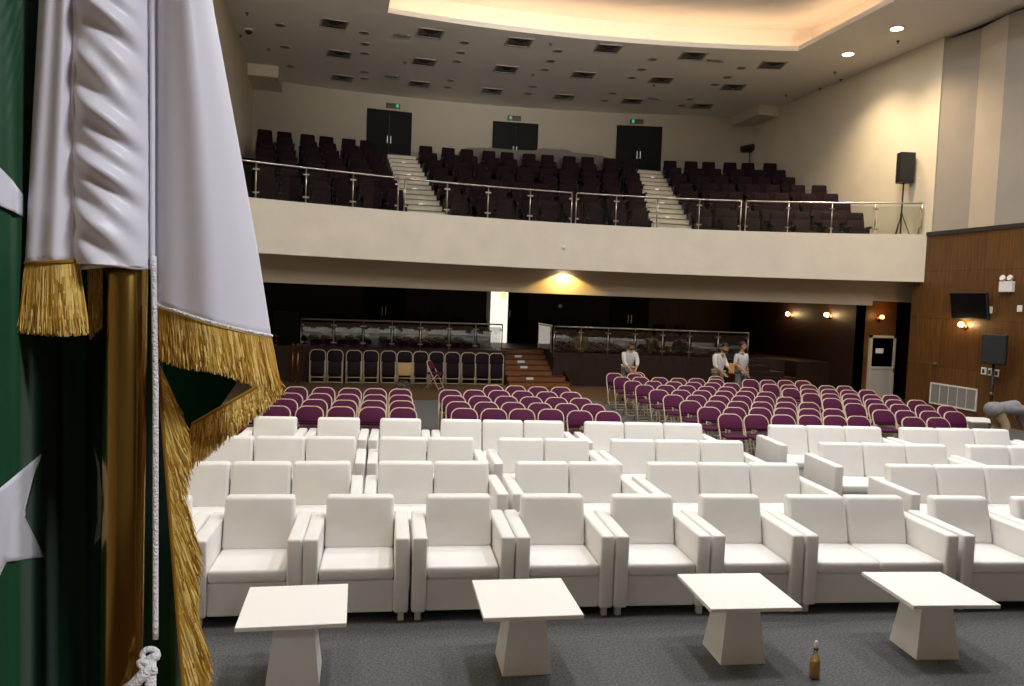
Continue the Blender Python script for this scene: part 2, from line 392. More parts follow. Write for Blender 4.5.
# balcony doors on the curved wall
def wall_door(nm, x, w, z0, z1, leafs=2, wallfn=bak):
    a = slope(wallfn, x)
    o = thing(nm, (x, wallfn(x)-.02, z0), a); o['kind'] = 'structure'
    h = z1-z0
    fr = MB()
    fr.box(-w/2, -w/2+.06, -.05, .06, 0, h); fr.box(w/2-.06, w/2, -.05, .06, 0, h); fr.box(-w/2, w/2, -.05, .06, h-.06, h)
    fr.build('door_frame', 'doordark', o)
    lw = (w-.12)/leafs
    for i in range(leafs):
        l = MB().box(-w/2+.06+i*lw+.004, -w/2+.06+(i+1)*lw-.004, -.02, .04, .01, h-.06).build('door_leaf', 'doordark', o)
        hx = -w/2+.06+lw-.06 if i == 0 else -w/2+.06+lw+.06
        hb = MB().box(hx-.012, hx+.012, -.06, -.045, h*.38, h*.52); hb.box(hx-.01, hx+.01, -.045, -.02, h*.39, h*.41); hb.box(hx-.01, hx+.01, -.045, -.02, h*.49, h*.51)
        hb.build('door_handle', 'steel', l)
    return o
wall_door('door_1', 1.78, 1.62, 7.28, 9.18)
wall_door('door_2', 6.46, 1.72, 7.28, 9.14)
wall_door('door_3', 11.12, 1.72, 7.28, 9.26)

def text_mesh(body, size, name, m_, parent, T):
    cu = bpy.data.curves.new(name, 'FONT'); cu.body = body; cu.size = size; cu.align_x = 'CENTER'; cu.align_y = 'CENTER'; cu.extrude = .002
    to = bpy.data.objects.new('tmp', cu); C.objects.link(to)
    dg = bpy.context.evaluated_depsgraph_get(); me = bpy.data.meshes.new_from_object(to.evaluated_get(dg))
    bpy.data.objects.remove(to); bpy.data.curves.remove(cu)
    me.transform(T); me.name = name; me.materials.clear(); me.materials.append(M[m_])
    o = bpy.data.objects.new(name, me); C.objects.link(o); o.parent = parent; return o
def exit_sign(x, z, lab, flip=False):
    o = thing('exit_sign', (x, bak(x)-.05, z), slope(bak, x), lab, 'sign', 'exit signs over the balcony doors')
    MB().box(-.25, .25, -.04, .045, -.085, .085).build('housing', M['vent'], o, bevel=.008, seg=1)
    e = -1 if flip else 1
    text_mesh('EXIT', .15, 'lettering', 'ventdark', o, Matrix.Translation((-.08*e, -.043, 0)) @ Matrix.Rotation(PI/2, 4, 'X'))
    MB().box(.15*e-.045, .15*e+.045, -.046, -.04, -.06, .06).build('pictogram', 'exitgreen', o)
exit_sign(1.9, 9.36, 'small green exit sign above the double door over the balcony corner seats')
exit_sign(6.4, 9.30, 'small green exit sign above the dark doorway over the control booth', True)
exit_sign(11.0, 9.42, 'small green exit sign above the double door next to the wall-side seats', True)

# control booth behind the middle block
bx0, bx1 = 4.15, 9.75
prof = [(bx0, 7.0), (bx0+.05, 7.62), (bx0+.25, 7.74), (bx0+1.2, 7.80), (bx0+1.9, 7.78), (bx0+2.7, 7.80), (bx0+2.95, 7.90), (bx0+3.9, 7.90), (bx0+4.1, 7.82), (bx1-.5, 7.76), (bx1-.15, 7.68), (bx1, 7.45), (bx1, 7.0)]
mb = MB()
for i in range(len(prof)-1):
    (xa, za), (xb, zb) = prof[i], prof[i+1]
    if xb-xa < .01: continue
    za += .08; zb += .08; ya, yb = row(6, xa)+.62, row(6, xb)+.62
    mb.add([(xa, ya, 6.5), (xb, yb, 6.5), (xb, yb, zb), (xa, ya, za), (xa, ya+.3, 6.5), (xb, yb+.3, 6.5), (xb, yb+.3, zb), (xa, ya+.3, za)],
           [(0, 1, 2, 3), (5, 4, 7, 6), (3, 2, 6, 7), (0, 3, 7, 4), (1, 5, 6, 2)])
tag(mb.build('control_booth', 'booth'), 'low grey control booth parapet with rounded ends behind the middle balcony seats', 'booth')
o = thing('socket_plate', (7.95, bak(7.95)-.012, 8.16), slope(bak, 7.95), 'strip of small brown sockets on the balcony wall above the booth', 'socket')
MB().box(-.30, .30, -.006, .012, -.045, .045).build('backplate', 'paint_dark', o)
for k in range(5): MB().box(-.27+k*.12, -.19+k*.12, -.016, -.006, -.03, .03).build('socket', 'woodStep', o)

p = atY(563.5, 247.5, fas(6.05))
o = thing('wall_fitting', (p.x, fas(p.x)-.002, p.z), slope(fas, p.x), 'tiny white round fitting in the middle of the balcony front', 'fitting')
MB().lathe([(.06, 0), (.06, .02), (.03, .05)], 14, T=Matrix.Rotation(PI/2, 4, 'X')).build('disc', 'white_trim', o)
# ---------------- glass railings of the balcony
def railing(name, fn, posts, zb, zt, lab, group, gm, cap=True, pr=.019, under=.0, gap=.06):
    """posts: list of x on curve fn"""
    x0 = (posts[0]+posts[-1])/2; o = thing(name, (x0, fn(x0), zb), 0, lab, 'railing', group)
    L = lambda x, z, dy=0: Vector((x-x0, fn(x)+dy-fn(x0), z-zb))
    pts = [posts[0]+(posts[-1]-posts[0])*i/24 for i in range(25)]
    MB().tube([L(x, zt) for x in pts], .024, 8).build('top_rail', 'steel', o, smooth=True)
    for i, x in enumerate(posts):
        p = MB().tube([L(x, zb-under), L(x, zt)], pr, 8).build('post', 'steel', o, smooth=True)
        for zc in (zb+.14+0*under, zt-.16):
            for sgn in (-1, 1):
                if (i == 0 and sgn < 0) or (i == len(posts)-1 and sgn > 0): continue
                q = L(x, zc); MB().box(q.x+min(0, sgn*.075), q.x+max(0, sgn*.075), q.y-.02, q.y+.02, q.z-.018, q.z+.018).build('glass_clamp', 'steel', p)
    for a, b in zip(posts[:-1], posts[1:]):
        xa, xb = a+gap*.7, b-gap*.7
        mb = MB()
        va, vb = L(xa, 0), L(xb, 0)
        for dy in (-.005,): pass
        mb.add([(va.x, va.y-.005, .03), (vb.x, vb.y-.005, .03), (vb.x, vb.y-.005, zt-zb-.08), (va.x, va.y-.005, zt-zb-.08),
                (va.x, va.y+.005, .03), (vb.x, vb.y+.005, .03), (vb.x, vb.y+.005, zt-zb-.08), (va.x, va.y+.005, zt-zb-.08)],
               [(0, 1, 2, 3), (7, 6, 5, 4), (0, 4, 5, 1), (3, 2, 6, 7), (0, 3, 7, 4), (1, 5, 6, 2)])
        mb.build('glass_pane', gm, o)
    return o
fr_ = lambda x: fas(x)+.1
def sx(px): return strip_x(fr_, px, 5.0)
g = 'glass railings along the balcony edge'
railing('glass_railing', fr_, [sx(p) for p in (207, 256, 306, 353, 398)], 4.64, 5.47, 'steel and glass balcony railing in front of the corner seats, up to the cream steps', g, 'glassb')
railing('glass_railing', fr_, [sx(p) for p in (404.5, 447, 488, 530, 571.5)], 4.64, 5.47, 'steel and glass balcony railing starting at the cream steps below the booth', g, 'glassb')
railing('glass_railing', fr_, [sx(p) for p in (576, 616, 657, 699, 740.5)], 4.64, 5.47, 'steel and glass balcony railing crossing the flight of steps nearer the speaker', g, 'glassb')
railing('glass_railing', fr_, [sx(p) for p in (745.5, 788, 831.5, 875, 921.5)], 4.64, 5.47, 'steel and glass balcony railing in front of the tripod speaker, ending at the wall', g, 'glassb')

# ---------------- theatre seats on the balcony
def seat_proto():
    o = thing('theatre_seat', (0, 0, 0))
    mb = MB(); mb.frustum([(-.25, -.03, .34), (.25, -.03, .34), (.25, .08, .34), (-.25, .08, .34)], [(-.245, .06, .84), (.245, .06, .84), (.245, .17, .84), (-.245, .17, .84)])
    mb.build('backrest', 'seatdark', o, smooth=True, bevel=.035, seg=2)
    mb = MB(); mb.frustum([(-.235, .06, .80), (.235, .06, .80), (.235, .17, .80), (-.235, .17, .80)], [(-.225, .09, 1.055), (.225, .09, 1.055), (.225, .18, 1.055), (-.225, .18, 1.055)])
    mb.build('headrest', 'seatdark', o, smooth=True, bevel=.052, seg=3)
    mb = MB(); mb.frustum([(-.235, -.40, .36), (.235, -.40, .36), (.235, .0, .38), (-.235, .0, .38)], [(-.23, -.40, .47), (.23, -.40, .47), (.23, .0, .46), (-.23, .0, .46)])
    mb.build('seat', 'seatdark', o, smooth=True, bevel=.03, seg=2)
    for s_ in (-1, 1):
        mb = MB(); mb.box(s_*.262-.022, s_*.262+.022, -.42, .06, .56, .62); mb.box(s_*.262-.016, s_*.262+.016, -.3, .05, 0, .56)
        mb.build('armrest', 'seatblack', o, bevel=.008, seg=1)
    MB().box(-.26, .26, -.12, .02, .02, .34).build('base', 'seatblack', o, bevel=.01, seg=1)
    return o
proto = seat_proto(); used = False
def place_seat(x, y, z, a, lab, grp):
    global used
    if not used:
        used = True; proto.location = (x, y, z); proto.rotation_euler = (0, 0, a); tag(proto, lab, 'theatre seat', grp); return proto
    return dup(proto, (x, y, z), a, lab, grp)
def exa(e, Y): return lerp(e[1], e[0], (Y-20)/7)
rown = ['front row', 'second row', 'third row', 'fourth row', 'fifth row', 'sixth row', 'back row']
PITCH_S = .655
for i in range(NR):
    for blk in 'LMR':
        xa = XL+.3; yb = row(i, 2)
        if blk == 'L':
            hi = exa(A1[0], row(i, 1.8))-.34-.055*i; cand = [hi-k*PITCH_S for k in range(12) if hi-k*PITCH_S > XL+.32]
        elif blk == 'M':
            lo = exa(A1[1], row(i, 2.9))+.36; hi = exa(A2[0], row(i, 9))-.34; nn = int((hi-lo)/PITCH_S); st = (hi-lo)/nn
            cand = [lo+k*st for k in range(nn+1)]
        else:
            lo = exa(A2[1], row(i, 10.8))+.36-.045*i; cand = [lo+k*PITCH_S for k in range(14) if lo+k*PITCH_S < XR-.3]
        for k, x in enumerate(cand):
            x += (.032 if k % 2 else -.032)
            y = row(i, x); z = rz_(i)
            if proj((x, y, z+1))[0] < 236: continue
            nm = {'L': 'corner block by the flag', 'M': 'middle block', 'R': 'block by the tripod speaker'}[blk]
            place_seat(x, y-.1, z, slope(bak, x), f'maroon balcony seat, {ORD[k+1]} from the steps, {rown[i]}, {nm}', 'balcony theatre seats')

# ---------------- speaker on tripod and spotlight on the balcony
def tripod_speaker(loc, h, hs, ws, rz, lab, name='tripod_speaker', spread=.42, ang=0, tripod=True):
    o = thing(name, loc, rz, lab, 'speaker')
    mb = MB(); mb.prism([(-ws/2, -.17), (ws/2, -.17), (ws/2, .06), (ws*.28, .2), (-ws*.28, .2), (-ws/2, .06)], h, h+hs)
    cab = mb.build('cabinet', 'black', o, bevel=.015, seg=2)
    MB().box(-ws/2+.025, ws/2-.025, -.182, -.168, h+.04, h+hs-.04).build('front_grille', 'grillecloth', cab, bevel=.005, seg=1)
    MB().tube([(0, 0, .08 if tripod else .02), (0, 0, h)], .02, 10).build('pole', 'black', o, smooth=True)
    if tripod:
        MB().lathe([(.03, 0), (.038, .01), (.038, .07), (.03, .08)], 12, (0, 0, .55)).build('collar', 'black', o)
        for k in range(3):
            a = ang+k*2*PI/3
            l = MB().tube([(.02*math.cos(a), .02*math.sin(a), .58), (spread*math.cos(a), spread*math.sin(a), .012)], .012, 8).build('leg', 'black', o)
            MB().tube([(spread*math.cos(a), spread*math.sin(a), .0), (spread*1.05*math.cos(a), spread*1.05*math.sin(a), .02)], .018, 8).build('rubber_foot', 'seatblack', l)
    else:
        MB().lathe([(.24, 0), (.24, .012), (.05, .03), (.03, .05)], 20).build('base_plate', 'black', o)
    return o
struct(MB().box(14.55, XR, 17.99, 18.6, 4.2, 4.62).build('floor_corner_plinth', 'paint_dark'))
tripod_speaker((14.95, 18.14, 4.62), 1.45, .80, .40, R(-12), 'black loudspeaker on a tripod stand at the end of the balcony', ang=R(90), spread=.24)
p = atY(750, 148, 26.55)
o = thing('follow_spotlight', (p.x, 26.55, 7.28), R(0), 'black spotlight tilted on a thin stand behind the back balcony seats', 'spotlight')
T = Matrix.Translation((0, 0, p.z-7.28)) @ Matrix.Rotation(R(78), 4, 'Y')
MB().lathe([(.09, -.36), (.12, -.35), (.13, -.1), (.14, .0), (.14, .28), (.12, .34), (.10, .36)], 16, T=T).build('lamp_body', 'black', o, smooth=False)
MB().tube([(0, 0, 0), (0, 0, p.z-7.28-.12)], .02, 8).build('stand', 'black', o)
MB().box(-.1, .1, -.03, .03, p.z-7.28-.16, p.z-7.28-.11).build('yoke', 'black', o)
MB().lathe([(.22, 0), (.22, .02), (.03, .05)], 16).build('base_plate', 'black', o)

# ---------------- under the balcony: platform, steps, rails
xs = [XL+(13.4-XL)*i/40 for i in range(41)]
sx0, sx1 = 5.0, 6.45          # central steps
px_ = [x for x in xs if x < sx0-.02]+[sx0]
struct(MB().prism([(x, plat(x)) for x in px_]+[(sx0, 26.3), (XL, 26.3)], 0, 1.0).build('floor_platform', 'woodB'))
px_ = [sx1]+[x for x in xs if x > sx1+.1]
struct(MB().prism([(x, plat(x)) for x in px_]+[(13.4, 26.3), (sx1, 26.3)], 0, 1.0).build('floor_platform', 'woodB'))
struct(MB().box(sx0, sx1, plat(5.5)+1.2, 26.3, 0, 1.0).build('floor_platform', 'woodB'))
struct(MB().box(13.4, 14.5, 20.2, 26.3, 0, 1.0).build('floor_platform', 'woodB'))
mb = MB(); labs = []
K = 7
for j in range(K):
    ya = plat(5.5)-.55+j*.27; z1 = 1.0*(j+1)/K; z0 = z1-1/K
    fl = .42*(1-j/K)
    mb.box(sx0-.0, sx1+fl-.02, ya, plat(5.5)+1.25, z0, z1)
so = struct(mb.build('floor_wooden_steps', 'woodStep'))
mb = MB()
for j in range(K):
    ya = plat(5.5)-.55+j*.27; z1 = 1.0*(j+1)/K; fl = .42*(1-j/K)
    mb.box(sx0+.01, sx1+fl-.03, ya-.012, ya+.05, z1-.03, z1+.004)
mb.build('nosing', mat('dark_nosing', rgb(70, 40, 22), .5), so)
for j in (1, 3, 4, 5):
    ya = plat(5.5)-.55+j*.27; z1 = 1.0*(j+1)/K
    MB().box(5.72+j*-.03-.11, 5.72+j*-.03+.11, ya-.02, ya-.005, z1-.115, z1-.045).build('step_sign', 'plate', so)
cheek = MB().add([(sx1+.40, plat(5.5)-.55, 0), (sx1+.42, plat(5.5)+1.2, 0), (sx1+.02, plat(5.5)+1.2, 1.12), (sx1+.02, plat(5.5)+1.0, 1.12), (sx1+.40, plat(5.5)-.55, .2),
                  (sx1+.45, plat(5.5)-.55, 0), (sx1+.47, plat(5.5)+1.2, 0), (sx1+.07, plat(5.5)+1.2, 1.12), (sx1+.07, plat(5.5)+1.0, 1.12), (sx1+.45, plat(5.5)-.55, .2)],
                 [(0, 1, 2, 3, 4), (9, 8, 7, 6, 5), (0, 4, 9, 5), (4, 3, 8, 9), (3, 2, 7, 8), (2, 1, 6, 7)])
struct(cheek.build('trim_3', 'woodB'))
# second flight beside the side wall
mb = MB()
for j in range(7):
    ya = 18.7+j*.28; mb.box(11.3+.0, 13.95-.30*j, ya, 20.9, j/7, (j+1)/7)
struct(mb.build('floor_side_steps', 'woodB'))
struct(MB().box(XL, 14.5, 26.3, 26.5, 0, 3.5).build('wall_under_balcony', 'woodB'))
# doorway cut: lobby light seen through the open leaf
pa, pb = atY(490.5, 300, 26.28), atY(508, 300, 26.28)
xa, xb = pa.x, pb.x
do = thing('door_4', ((xa+xb)/2, 26.26, 1.0)); do['kind'] = 'structure'
MB().box(-(xb-xa)/2, (xb-xa)/2, 0, .02, 0, 2.1).build('lobby_opening', 'daylight', do)
MB().box(-(xb-xa)/2+.36, -(xb-xa)/2+.52, -.012, 0, 1.55, 2.0).build('lobby_notice', 'amber', do)
MB().box(-(xb-xa)/2-.14, -(xb-xa)/2, -.03, .03, 0, 2.15).build('door_frame', 'steel', do)
l = MB().box((xb-xa)/2, (xb-xa)/2+.72, -.06, -.01, .02, 2.15, ).build('door_leaf', 'doordark', do)
MB().box((xb-xa)/2+.05, (xb-xa)/2+.08, -.11, -.06, .9, 1.15).build('door_handle', 'steel', l)
for nm, p0, p1 in (('door_5', 363, 405), ('door_6', 611, 649)):
    a, b = atY(p0, 300, 26.28).x, atY(p1, 300, 26.28).x
    wall_door(nm, (a+b)/2, b-a, 1.0, 3.15, 2, lambda x: 26.3)
o = thing('wall_fitting', (atY(560, 305, 26.28).x, 26.27, 2.35), 0, 'small pale round fitting on the dark wall beside the open door', 'fitting')
MB().lathe([(.07, 0), (.07, .02), (.04, .03)], 14, T=Matrix.Rotation(PI/2, 4, 'X')).build('disc', 'plate', o)

pl = lambda x: plat(x)-.02
def sp(px): return strip_x(pl, px, 1.4)
g = 'glass railings along the platform under the balcony'
railing('glass_railing', pl, [sp(p) for p in (301, 333.6, 363.2, 392, 420.3, 449, 475.4, 502)], .98, 1.77, 'glass railing behind the row of folded chairs under the balcony', g, 'glassp', under=.14)
railing('glass_railing', pl, [sp(p) for p in (554, 581, 608, 635, 662.7, 689.5, 718, 748)], .98, 1.77, 'glass railing behind the three men under the balcony', g, 'glassp', under=.14)
# return pane beside the steps
x0 = sp(552.5)
o = thing('glass_return', (x0, plat(5.5), 1.0), 0, 'short glass return panel running back beside the wooden steps', 'railing')
MB().box(-.005, .005, .05, 1.5, .03, .75).build('glass_pane', 'glassp', o)
MB().tube([(0, .0, .79), (0, 1.55, .79)], .02, 8).build('top_rail', 'steel', o)
for yy in (.02, 1.53): MB().tube([(0, yy, -.02), (0, yy, .79)], .018, 8).build('post', 'steel', o)
# seats on the platform
for blk, x0, x1 in (('left', -.6, 4.6), ('right', 7.0, 11.6)):
    nn = int((x1-x0)/.66)
    for k in range(nn+1):
        x = x0+(x1-x0)*k/nn
        place_seat(x, 24.3, 1.0, 0, (f'dark seat under the balcony, {ORD[k+1]} along behind the glass ' + ('over the folded chairs' if blk == 'left' else 'over the men')), 'seats under the balcony').scale = (1, 1, .82)

# side wall with sconces, door wall
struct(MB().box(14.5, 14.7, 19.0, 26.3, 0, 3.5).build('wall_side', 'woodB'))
struct(MB().box(14.5, 15.72, 19.0, 19.15, 0, 3.5).build('wall_vestibule', 'woodR'))
struct(MB().box(15.72, 16.8, 20.3, 20.4, 0, 3.5).build('wall_recess', 'woodB'))
struct(MB().box(16.7, 16.8, 17.9, 20.4, 0, 3.5).build('wall_recess', 'woodB'))
a, b = atY(869.5, 340, 18.97), atY(895, 340, 18.97)
w = b.x-a.x; h = atY(882, 335.5, 18.97).z
do = thing('door_7', ((a.x+b.x)/2, 18.97, 0)); do['kind'] = 'structure'
fr = MB(); fr.box(-w/2, -w/2+.07, -.05, .03, 0, h); fr.box(w/2-.07, w/2, -.05, .03, 0, h); fr.box(-w/2, w/2, -.05, .03, h-.07, h); fr.box(-w/2+.07, w/2-.07, -.05, .03, .93, 1.0)
fr.build('door_frame', mat('cream_aluminium', rgb(200, 184, 160), .4), do)
MB().box(-w/2+.07, w/2-.07, -.03, -.02, 1.0, h-.07).build('glass_pane', 'pane', do)
MB().box(-w/2+.07, w/2-.07, -.03, .0, .03, .93).build('lower_panel', mat('pale_panel', rgb(186, 178, 168), .5), do)
MB().box(-w/2+.2, -w/2+.45, -.036, -.031, 1.38, 1.52).build('paper_notice', 'plate', do)
MB().box(w/2-.065, w/2-.01, -.09, -.05, .86, .98).build('door_handle', 'steel', do)

def sconce(loc, rz, lab, bulb='bulb', power=6, colr=(1, .62, .26)):
    o = thing('wall_sconce', loc, rz, lab, 'wall lamp', 'wall sconces')
    MB().lathe([(.075, 0), (.075, .015), (.05, .03)], 16, T=Matrix.Rotation(PI/2, 4, 'X')).build('backplate', 'brass', o)
    MB().tube([(0, -.02, 0), (0, -.09, -.03), (0, -.14, -.01), (0, -.14, .02)], .012, 8).build('arm', 'brass', o)
    MB().lathe([(.035, .0), (.055, .02), (.065, .06), (.05, .095), (.038, .11), (.042, .115)], 16, (0, -.14, .0)).build('glass_shade', bulb, o, smooth=True)
    MB().lathe([(.03, -.03), (.055, 0), (.05, .01)], 12, (0, -.14, 0)).build('cup', 'brass', o)
    ld = bpy.data.lights.new('sconce_light', 'POINT'); ld.energy = power; ld.color = colr; ld.shadow_soft_size = .08
    lo = bpy.data.objects.new('sconce_light', ld); C.objects.link(lo); lo.location = Matrix.Translation(loc) @ rotz(rz) @ Vector((0, -.30, .08))
    return o
p = atX(791, 316, 14.48); sconce((14.5, p.y, p.z), -PI/2, 'glowing wall sconce on the dark side wall, farther from the white door')
p = atX(830, 317, 14.48); sconce((14.5, p.y, p.z), -PI/2, 'glowing wall sconce on the dark side wall, nearer the white door')
p = atY(879, 319, 18.98); sconce((p.x, 19.0, p.z), 0, 'dim amber wall sconce above the narrow white door', 'redbulb', 4, (1, .5, .15))
p = atX(964, 325, 15.15); sconce((15.2, p.y, p.z-.05), -PI/2, 'bright wall sconce right under the wall mounted television')

# dark stacked speaker and brass posts in the left corner under the balcony
o = thing('loudspeaker', (-1.38, 23.7, 1.0), 0, 'big dark loudspeaker standing on the platform beside the flag', 'speaker')
MB().box(-.36, .36, -.3, .3, 0, .95).build('cabinet', 'black', o, bevel=.02); MB().box(-.32, .32, -.315, -.3, .04, .91).build('front_grille', 'grillecloth', o)
for k, (px, py0, py1, Y) in enumerate([(276, 337, 360, 22.9), (292.5, 346, 378, 22.0), (297.5, 346, 381, 21.8)]):
    a = atY(px, py1, Y); b = atY(px, py0, Y)
    o = thing('brass_post', (a.x, Y, 0 if k else 1.0), 0, ['short brass rail post up on the platform by the dark loudspeaker', 'slim brass post beside the folded chairs, the one nearer the flag', 'slim brass post standing next to the first folded chair'][k], 'post')
    zt = b.z-(0 if k else 1.0)
    MB().tube([(0, 0, .02), (0, 0, zt)], .022, 10).build('shaft', 'brass', o, smooth=True)
    MB().lathe([(.02, 0), (.035, .02), (.04, .04), (.03, .07), (.005, .085)], 12, (0, 0, zt-.01)).build('finial', 'brass', o, smooth=True)
    MB().lathe([(.07, 0), (.07, .015), (.03, .03)], 14).build('base', 'brass', o)

# ---------------- things on the walnut wall
def wall_item(name, y, z, lab, cat, group=None): return thing(name, (XR, y, z), -PI/2, lab, cat, group)   # local -y points into the hall, local x = -world y
o = wall_item('flat_tv', 15.72, 2.44, 'black flat television tilted out from the walnut wall', 'television')
T = Matrix.Translation((0, -.11, .02)) @ Matrix.Rotation(R(9), 4, 'X')
MB().box(-.56, .56, -.035, .03, 0, .66, T=T).build('casing', 'black', o, bevel=.008, seg=1)
MB().box(-.53, .53, -.04, -.034, .03, .63, T=T).build('screen', 'screen', o)
MB().box(-.12, .12, -.15, -.002, .18, .44).build('wall_bracket', 'black', o)
o = wall_item('emergency_wall_lamp', 14.80, 3.12, 'white emergency light box with twin lamp heads on the walnut wall', 'emergency light')
MB().box(-.18, .18, -.1, 0, 0, .25).build('housing', 'plate', o, bevel=.015)
for s_ in (-1, 1):
    MB().lathe([(.03, 0), (.065, .03), (.07, .07), (.06, .08)], 16, T=Matrix.Translation((s_*.10, -.03, .315)) @ Matrix.Rotation(R(75), 4, 'X')).build('lamp_head', 'plate', o)
    MB().box(s_*.10-.015, s_*.10+.015, -.05, -.02, .24, .29).build('bracket', 'plate', o)
def plate(y, z, w, h, lab, hole=None, grp=None):
    o = wall_item('switch_plate', y, z, lab, 'switch plate', grp)
    MB().box(-w/2, w/2, -.025, 0, -h/2, h/2).build('plate', 'plate', o, bevel=.006, seg=1)
    if hole: MB().box(-w*hole, w*hole, -.032, -.02, -h*.28, h*.28).build('rocker', 'black', o)
plate(14.45, 2.75, .13, .15, 'small square white box on the walnut wall under the emergency light')
plate(15.24, 2.70, .10, .16, 'small white switch plate half hidden beside the television')
plate(15.31, 1.235, .15, .17, 'leftmost of the three white socket plates under the wall speaker', .2)
plate(15.13, 1.23, .11, .17, 'middle one of three white socket plates under the wall speaker', .28)
plate(14.94, 1.22, .13, .17, 'white socket plate under the wall speaker, nearest the bending man', .28)
o = wall_item('mounted_knob', 16.83, 1.27, 'tiny steel knob on the walnut wall above the grille', 'knob')
MB().lathe([(.05, 0), (.05, .015), (.022, .02), (.022, .04), (.04, .05), (.04, .07), (.01, .08)], 14, T=Matrix.Rotation(PI/2, 4, 'X')).build('knob', 'steel', o)
# vent grille
o = wall_item('wall_grille', 16.2, .23, 'white framed grey ventilation grille low on the walnut wall', 'grille')
fr = MB(); fr.box(-.75, .75, -.03, 0, 0, .035); fr.box(-.75, .75, -.03, 0, .515, .55); fr.box(-.75, -.715, -.03, 0, .035, .515); fr.box(.715, .75, -.03, 0, .035, .515)
fr.build('frame', 'plate', o)
MB().box(-.715, .715, -.012, -.002, .035, .515).build('backing', 'grilleback', o)
mb = MB()
for k in range(22): mb.box(-.715, .715, -.022, -.012, .045+k*.0215, .053+k*.0215)
mb.build('louvre', mat('grille_slat', rgb(170, 168, 164), .5), o)
mb = MB()
for k in range(4): mb.box(-.43+k*.286, -.42+k*.286, -.026, -.012, .035, .515)
mb.build('mullion', 'plate', o)
# speaker on pole by the walnut wall
o = thing('pole_speaker', (14.74, 14.60, 0), R(-52), 'black loudspeaker on a slim pole stand in front of the walnut wall', 'speaker')
mb = MB(); mb.prism([(-.245, -.18), (.245, -.18), (.245, .05), (.15, .18), (-.15, .18), (-.245, .05)], 1.46, 2.14)
cab = mb.build('cabinet', 'black', o, bevel=.015); MB().box(-.22, .22, -.195, -.18, 1.50, 2.10).build('front_grille', 'grillecloth', cab)
MB().tube([(0, 0, .02), (0, 0, 1.46)], .03, 10).build('pole', 'black', o, smooth=True)
MB().lathe([(.25, 0), (.25, .012), (.06, .03), (.03, .06)], 20).build('base_plate', 'black', o)
MB().lathe([(.03, 0), (.045, .01), (.045, .05), (.03, .06)], 12, (0, 0, .75)).build('collar', 'steel', o)

# ---------------- ceiling fittings
def vent_proto():
    o = thing('ceiling_vent', (0, 0, 0)); S = .36
    fr = MB()
    for a in range(4):
        T = rotz(a*PI/2); fr.box(-S, S, -S, -S+.05, -.02, .0, T=T)
    fr.build('frame', 'ventframe', o)
    for a in range(4):
        T = rotz(a*PI/2)
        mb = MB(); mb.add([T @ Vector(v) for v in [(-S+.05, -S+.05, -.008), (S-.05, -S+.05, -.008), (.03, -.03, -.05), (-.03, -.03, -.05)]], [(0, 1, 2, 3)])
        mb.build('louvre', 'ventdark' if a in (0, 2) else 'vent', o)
    return o
VP = [[(-1.703, 21.99), (2.372, 21.47), (4.854, 21.37), (7.375, 21.07), (9.881, 20.85), (12.422, 20.86)],
      [(-.044, 24.236), (2.509, 24.14), (5.058, 23.97), (7.515, 23.74), (10.025, 23.4), (12.521, 23.32)],
      [(.068, 26.861), (2.624, 26.66), (5.152, 26.64), (7.717, 26.49), (10.132, 26.14), (12.713, 25.88)]]
VP[0][0] = (-.19, 21.62)
vp = None
for i, r_ in enumerate(VP):
    for k, (x, y) in enumerate(r_):
        lab = f'square ceiling air vent, {ORD[k+1]} from the flag in the row ' + ('along the lit ceiling recess', 'midway across the ceiling', 'nearest the back wall')[i]
        a = slope(bak, x)
        if vp is None: vp = vent_proto(); vp.location = (x, y, ZC); vp.rotation_euler = (0, 0, a); tag(vp, lab, 'ceiling vent', 'ceiling air vents')
        else: dup(vp, (x, y, ZC), a, lab)
dl = None
DL = [[(280, 25), (285, 47), (290, 66)], [(364, 33), (365, 44), (364.6, 53.4), (364.6, 72), (364.6, 78.4)], [(464.4, 42.5), (460.5, 52.6), (457, 61.4), (450.7, 80.3), (447.6, 87)],
      [(557.5, 51), (550.7, 61), (545, 69.6), (532.9, 86.6), (528.2, 93.6)], [(652.6, 59.3), (641.7, 69.4), (631.6, 77.6), (612.6, 93.2), (604.8, 100.4)],
      [(741.4, 67.8), (727.4, 77.2), (714.7, 84.6), (690.5, 99.3), (681.7, 105.5)]]
for i, col in enumerate(DL):
    for k, (px, py) in enumerate(col):
        p = atZ(px, py, ZC)
        lab = f'unlit round ceiling downlight, {ORD[k+1]} from the recess, {ORD[i+1]} line from the flag'
        if dl is None:
            dl = thing('ceiling_downlight', (p.x, p.y, ZC), 0, lab, 'downlight', 'unlit ceiling downlights')
            MB().lathe([(.15, 0), (.15, -.012), (.115, -.014), (.11, -.002)], 18).build('ring', 'ventframe', dl)
            MB().lathe([(.11, -.001), (.11, -.006), (.05, -.004)], 18).build('lens', 'vent', dl)
        else: dup(dl, (p.x, p.y, ZC), None, lab)
for k, (px, py) in enumerate([(897, 28.5), (848, 54)]):
    p = atZ(px, py, ZC)
    o = thing('lit_downlight', (p.x, p.y, ZC), 0, ['bright lit downlight in the ceiling, nearer the fabric wall panels', 'bright lit downlight in the ceiling, farther from the fabric wall panels'][k], 'downlight', 'lit ceiling downlights')
    MB().lathe([(.19, 0), (.19, -.015), (.15, -.018), (.14, -.004)], 20).build('ring', 'white_trim', o)
    MB().lathe([(.14, -.002), (.14, -.010), (.06, -.012)], 20).build('lamp', 'downlight', o)
DOTS = [(898, 41), (835, 72), (842, 79.5), (827, 89), (247, 13), (269, 49), (239, 35), (405, 62), (551, 43.5), (698, 58), (533, 74.5), (654, 85), (786, 95)]
